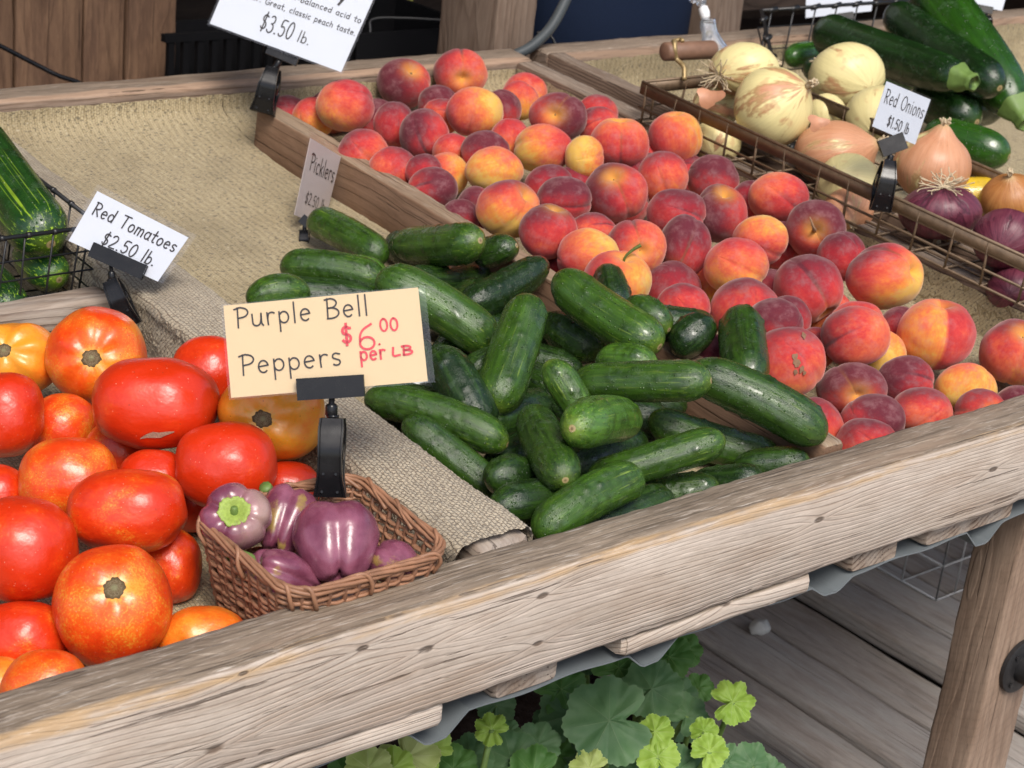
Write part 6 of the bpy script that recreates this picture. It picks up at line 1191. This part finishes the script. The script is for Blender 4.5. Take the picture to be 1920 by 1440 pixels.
sign('large white card priced $3.50 lb. above the peaches, clipped to the divider end', [(458, -122), (716, -28), (642, 140), (388, 46)], 2.36, PAPER, (.015, .02, .985, .985),
    [('y', .78, .815, .70, .10, .0032, INK, 0), ('and well-balanced acid to', .28, .985, .545, .062, .0010, INK, .015), ('flavor. Great, classic peach taste.', .12, .985, .40, .062, .0010, INK, .012), ('$3.50', .335, .575, .13, .19, .0017, INK, .0), ('lb.', .62, .71, .145, .12, .0014, INK, .0)],
    dict(bar=((503, 88), (560, 112), 22), swivel=((528, 106), (514, 132)), body=((514, 128), (492, 212)), depth=2.37, widths=(26, 34, 48), thick=.02))
sign('white card reading Red Onions, clipped to the rusty basket rail', [(1660, 147), (1749, 184), (1717, 276), (1631, 239)], (2.24, 2.30, 2.30, 2.24), PAPER, (.04, .04, .97, .96),
    [('Red Onions', .06, .95, .56, .30, .0011, INK, 0), ('$1.50 lb', .27, .76, .13, .22, .0013, INK, 0)],
    dict(bar=((1650, 279), (1696, 262), 30), swivel=((1671, 284), (1668, 306)), body=((1666, 302), (1650, 396)), depth=2.225, widths=(24, 32, 40), thick=.02))
sign('white card behind the zucchini with a black clip at the top right corner', [(1806, -60), (1902, -52), (1880, 22), (1800, 8)], 3.3, PAPER, (.02, .02, .98, .98), [], dict(bar=((1830, 14), (1861, 20), 12), swivel=((1848, 22), (1850, 30)), body=((1850, 30), (1852, 52)), depth=3.3, widths=(12, 14, 16)), False)
sign('white card seen through the wires of the zucchini basket', [(1510, -70), (1648, -52), (1636, 22), (1508, 36)], 3.45, PAPER, (.02, .02, .98, .98), [], dict(bar=((1570, 32), (1600, 28), 12), swivel=((1585, 36), (1586, 44)), body=((1586, 44), (1588, 66)), depth=3.45, widths=(12, 14, 16)), False)
# clear plastic clip with beads
t = thing('clear_clip', 'clear plastic clip with a white bead standing beside the wooden basket grip', 'clip', tuple(at(1338, 110, 2.86)))
mb = MB(); pr_ = [(1327, 38, 13), (1327, 50, 14), (1330, 62, 14), (1334, 76, 19), (1340, 92, 26), (1344, 106, 30)]
for zo in (.010, -.010):
    V = []
    for o_ in (0, .0035):
        for (x, y, w_) in pr_: 
            for s_ in (-1, -.5, .5, 1): V.append(at(x + w_ * s_, y, 2.86) + TW * (zo * (1 - (y - 38) / 90.0) + o_ + (.002 if abs(s_) == 1 else 0)))
    m = len(V) // 2; F_ = [[i * 4 + j, i * 4 + j + 1, (i + 1) * 4 + j + 1, (i + 1) * 4 + j] for i in range(5) for j in range(3)]; F_ += [[q + m for q in f][::-1] for f in F_]; bd = [0, 1, 2, 3, 7, 11, 15, 19, 23, 22, 21, 20, 16, 12, 8, 4]; F_ += [[bd[i], bd[(i + 1) % 16], bd[(i + 1) % 16] + m, bd[i] + m] for i in range(16)]; mb.add(V, F_)
mb.tube([at(1329, 66, 2.86) - TW * .01, at(1329, 66, 2.86) + TW * .012], .006, 12); mb.build('jaws', CLEARP, t)
mb = MB(); mb.tube([at(1317, 12, 2.86), at(1318, 14, 2.86), at(1321, 24, 2.86), at(1323, 33, 2.86), at(1324, 36, 2.86)], [.004, .0075, .0085, .0075, .004], 14); mb.build('white_bead', plain('white_plastic', (.8, .8, .8), .3, .5, .05), t)
mb = MB()
for (x, y, r) in ((1315, 4, .008), (1311, -8, .008), (1300, -2, .007)): th, ph_, D, Fs = grid_dirs(10, 14); mb.add(D * r + at(x, y, 2.86), Fs)
mb.build('clear_beads', CLEARP, t)
# ---------------------------------------------------------------- geraniums under the rail
LD = m_leaf('dark_geranium_leaf', (.06, .14, .055), (.11, .21, .085), (.16, .24, .12)); LM = m_leaf('mid_geranium_leaf', (.055, .15, .03), (.09, .21, .045), (.2, .32, .10)); LL = m_leaf('young_geranium_leaf', (.20, .34, .035), (.32, .47, .08), (.50, .62, .26)); LY = m_leaf('pale_geranium_leaf', (.36, .45, .12), (.46, .52, .2), (.6, .62, .35))
def leaf(parent, c, R, n_ax, dirn, mat, crumple=0.0, base=None):
    n_ax = np.asarray(n_ax, float); n_ax /= np.linalg.norm(n_ax); e1 = np.asarray(dirn, float); e1 = e1 - n_ax * (e1 @ n_ax); e1 /= np.linalg.norm(e1); e2 = np.cross(n_ax, e1)
    na, nr = 120, 9; V = []; lc = []; sd = rng.rand() * 9; sin_ = .5 + .25 * rng.rand()
    for i in range(nr + 1):
        f = i / nr
        for j in range(na):
            a = -math.pi + 2 * math.pi * j / na; lob = 1 + (.075 + .09 * crumple) * (abs(math.cos(3.5 * a)) ** .7 - .6) * 1.6 + (.022 + .02 * crumple) * math.cos(35 * a + sd) + .05 * nz((math.cos(a), math.sin(a), 0), 2, sd)
            sinus = 1 - sin_ * math.exp(-((math.pi - abs(a)) / .30) ** 2); rr = R * f * (lob * sinus * f ** .3 + (1 - f ** .3) * sinus)
            z = R * (.030 * math.cos(7 * a) * f * (.5 + 3 * crumple) + .05 * crumple * f * f * math.sin(17 * a + sd) + .22 * (f ** 2) * (.4 - crumple) - .10 * f + crumple * .35 * nz((math.cos(a) * f * 2, math.sin(a) * f * 2, 0), 1.2, sd) + .05 * nz((f * 3 * math.cos(a), f * 3 * math.sin(a), 1), 1, sd))
            V.append(c + e1 * rr * math.cos(a) + e2 * rr * math.sin(a) + n_ax * z); lc.append((a, f, 0))
    F_ = [[i * na + j, i * na + (j + 1) % na, (i + 1) * na + (j + 1) % na, (i + 1) * na + j] for i in range(nr) for j in range(na)]
    lf = mobj('leaf', V, F_, mat, parent, c, True, {'lc': lc})
    return lf
def plant(label, base, leaves):
    t = thing('geranium', label, 'plant', tuple(base), 'geraniums under the stand'); mb = MB()
    for (x, y, rp, m_, d, cr_) in leaves:
        c = at(x, y, d); R = rp * d / F; up = np.array([0, 0, 1.0]); n_ax = up * .55 + TW * (.75 + .3 * rng.rand()) + RT * rng.uniform(-.35, .35); dirn = UPV * rng.uniform(-.4, 1) + RT * rng.uniform(-1, 1)
        leaf(t, c, R * .95, n_ax, dirn, m_, cr_ + .12); q = base + np.array([rng.uniform(-.1, .1), rng.uniform(-.05, .08), 0]); mid = (c + q) / 2 + np.array([0, 0, .06]) + RT * rng.uniform(-.03, .03)
        mb.tube(bez([q, mid, c - n_ax / np.linalg.norm(n_ax) * R * .1], 14), .0032, 7)
    for i in range(14):
        x, y, rp, m_, d, cr_ = leaves[rng.randint(len(leaves))]; c = at(x + rng.uniform(-60, 60), y + rng.uniform(0, 70), d + rng.uniform(.06, .16)); R = rng.uniform(30, 48) * d / F
        leaf(t, c, R, np.array([0, 0, .6]) + TW * .8 + RT * rng.uniform(-.5, .5), UPV * rng.uniform(-.4, 1) + RT * rng.uniform(-1, 1), LM if rng.rand() < .5 else LD, .25)
    mb.build('stems', STEMG, t)
plant('geranium with pale yellow-green young leaves at the left, just under the rail', np.array([.02, .10, -.97]), [
 (765, 1418, 62, LY, 1.66, .1), (805, 1402, 46, LL, 1.68, .15), (690, 1440, 48, LY, 1.60, .1), (738, 1440, 42, LL, 1.63, .2), (922, 1367, 33, LL, 1.74, .5), (880, 1420, 48, LD, 1.78, .1), (958, 1425, 60, LD, 1.80, .1), (1010, 1395, 45, LD, 1.84, .1), (930, 1322, 40, LD, 1.9, .1), (850, 1442, 50, LM, 1.76, .2), (1000, 1450, 55, LM, 1.78, .2), (660, 1470, 60, LM, 1.62, .1)])
plant('geranium with large dark scalloped leaves in the middle and bright young leaves at its right', np.array([.36, .22, -.97]), [
 (1052, 1292, 56, LM, 1.93, .1), (1072, 1340, 66, LD, 1.92, .1), (1142, 1352, 88, LD, 1.84, .05), (1222, 1292, 62, LD, 1.95, .1), (1256, 1232, 46, LM, 2.0, .1), (1160, 1252, 52, LM, 1.98, .1), (1228, 1372, 36, LL, 1.84, .25), (1234, 1418, 42, LL, 1.83, .2), (1374, 1316, 44, LL, 1.92, .45), (1320, 1370, 28, LL, 1.90, .4), (1330, 1408, 36, LL, 1.88, .3), (1272, 1305, 40, LD, 2.0, .1), (1290, 1340, 44, LD, 1.97, .1), (1360, 1432, 46, LD, 1.92, .1), (1412, 1434, 46, LD, 1.93, .1), (1105, 1440, 38, LY, 1.82, .2), (1190, 1445, 50, LD, 1.86, .1), (1272, 1444, 52, LD, 1.9, .1), (1282, 1218, 38, LM, 2.03, .1), (1100, 1222, 45, LD, 2.02, .1), (1040, 1250, 40, LD, 2.03, .1), (1060, 1420, 44, LD, 1.93, .1), (1110, 1400, 40, LM, 1.9, .1), (1200, 1230, 40, LD, 2.05, .1), (1310, 1290, 30, LM, 2.02, .2), (1440, 1455, 40, LD, 1.93, .1)])
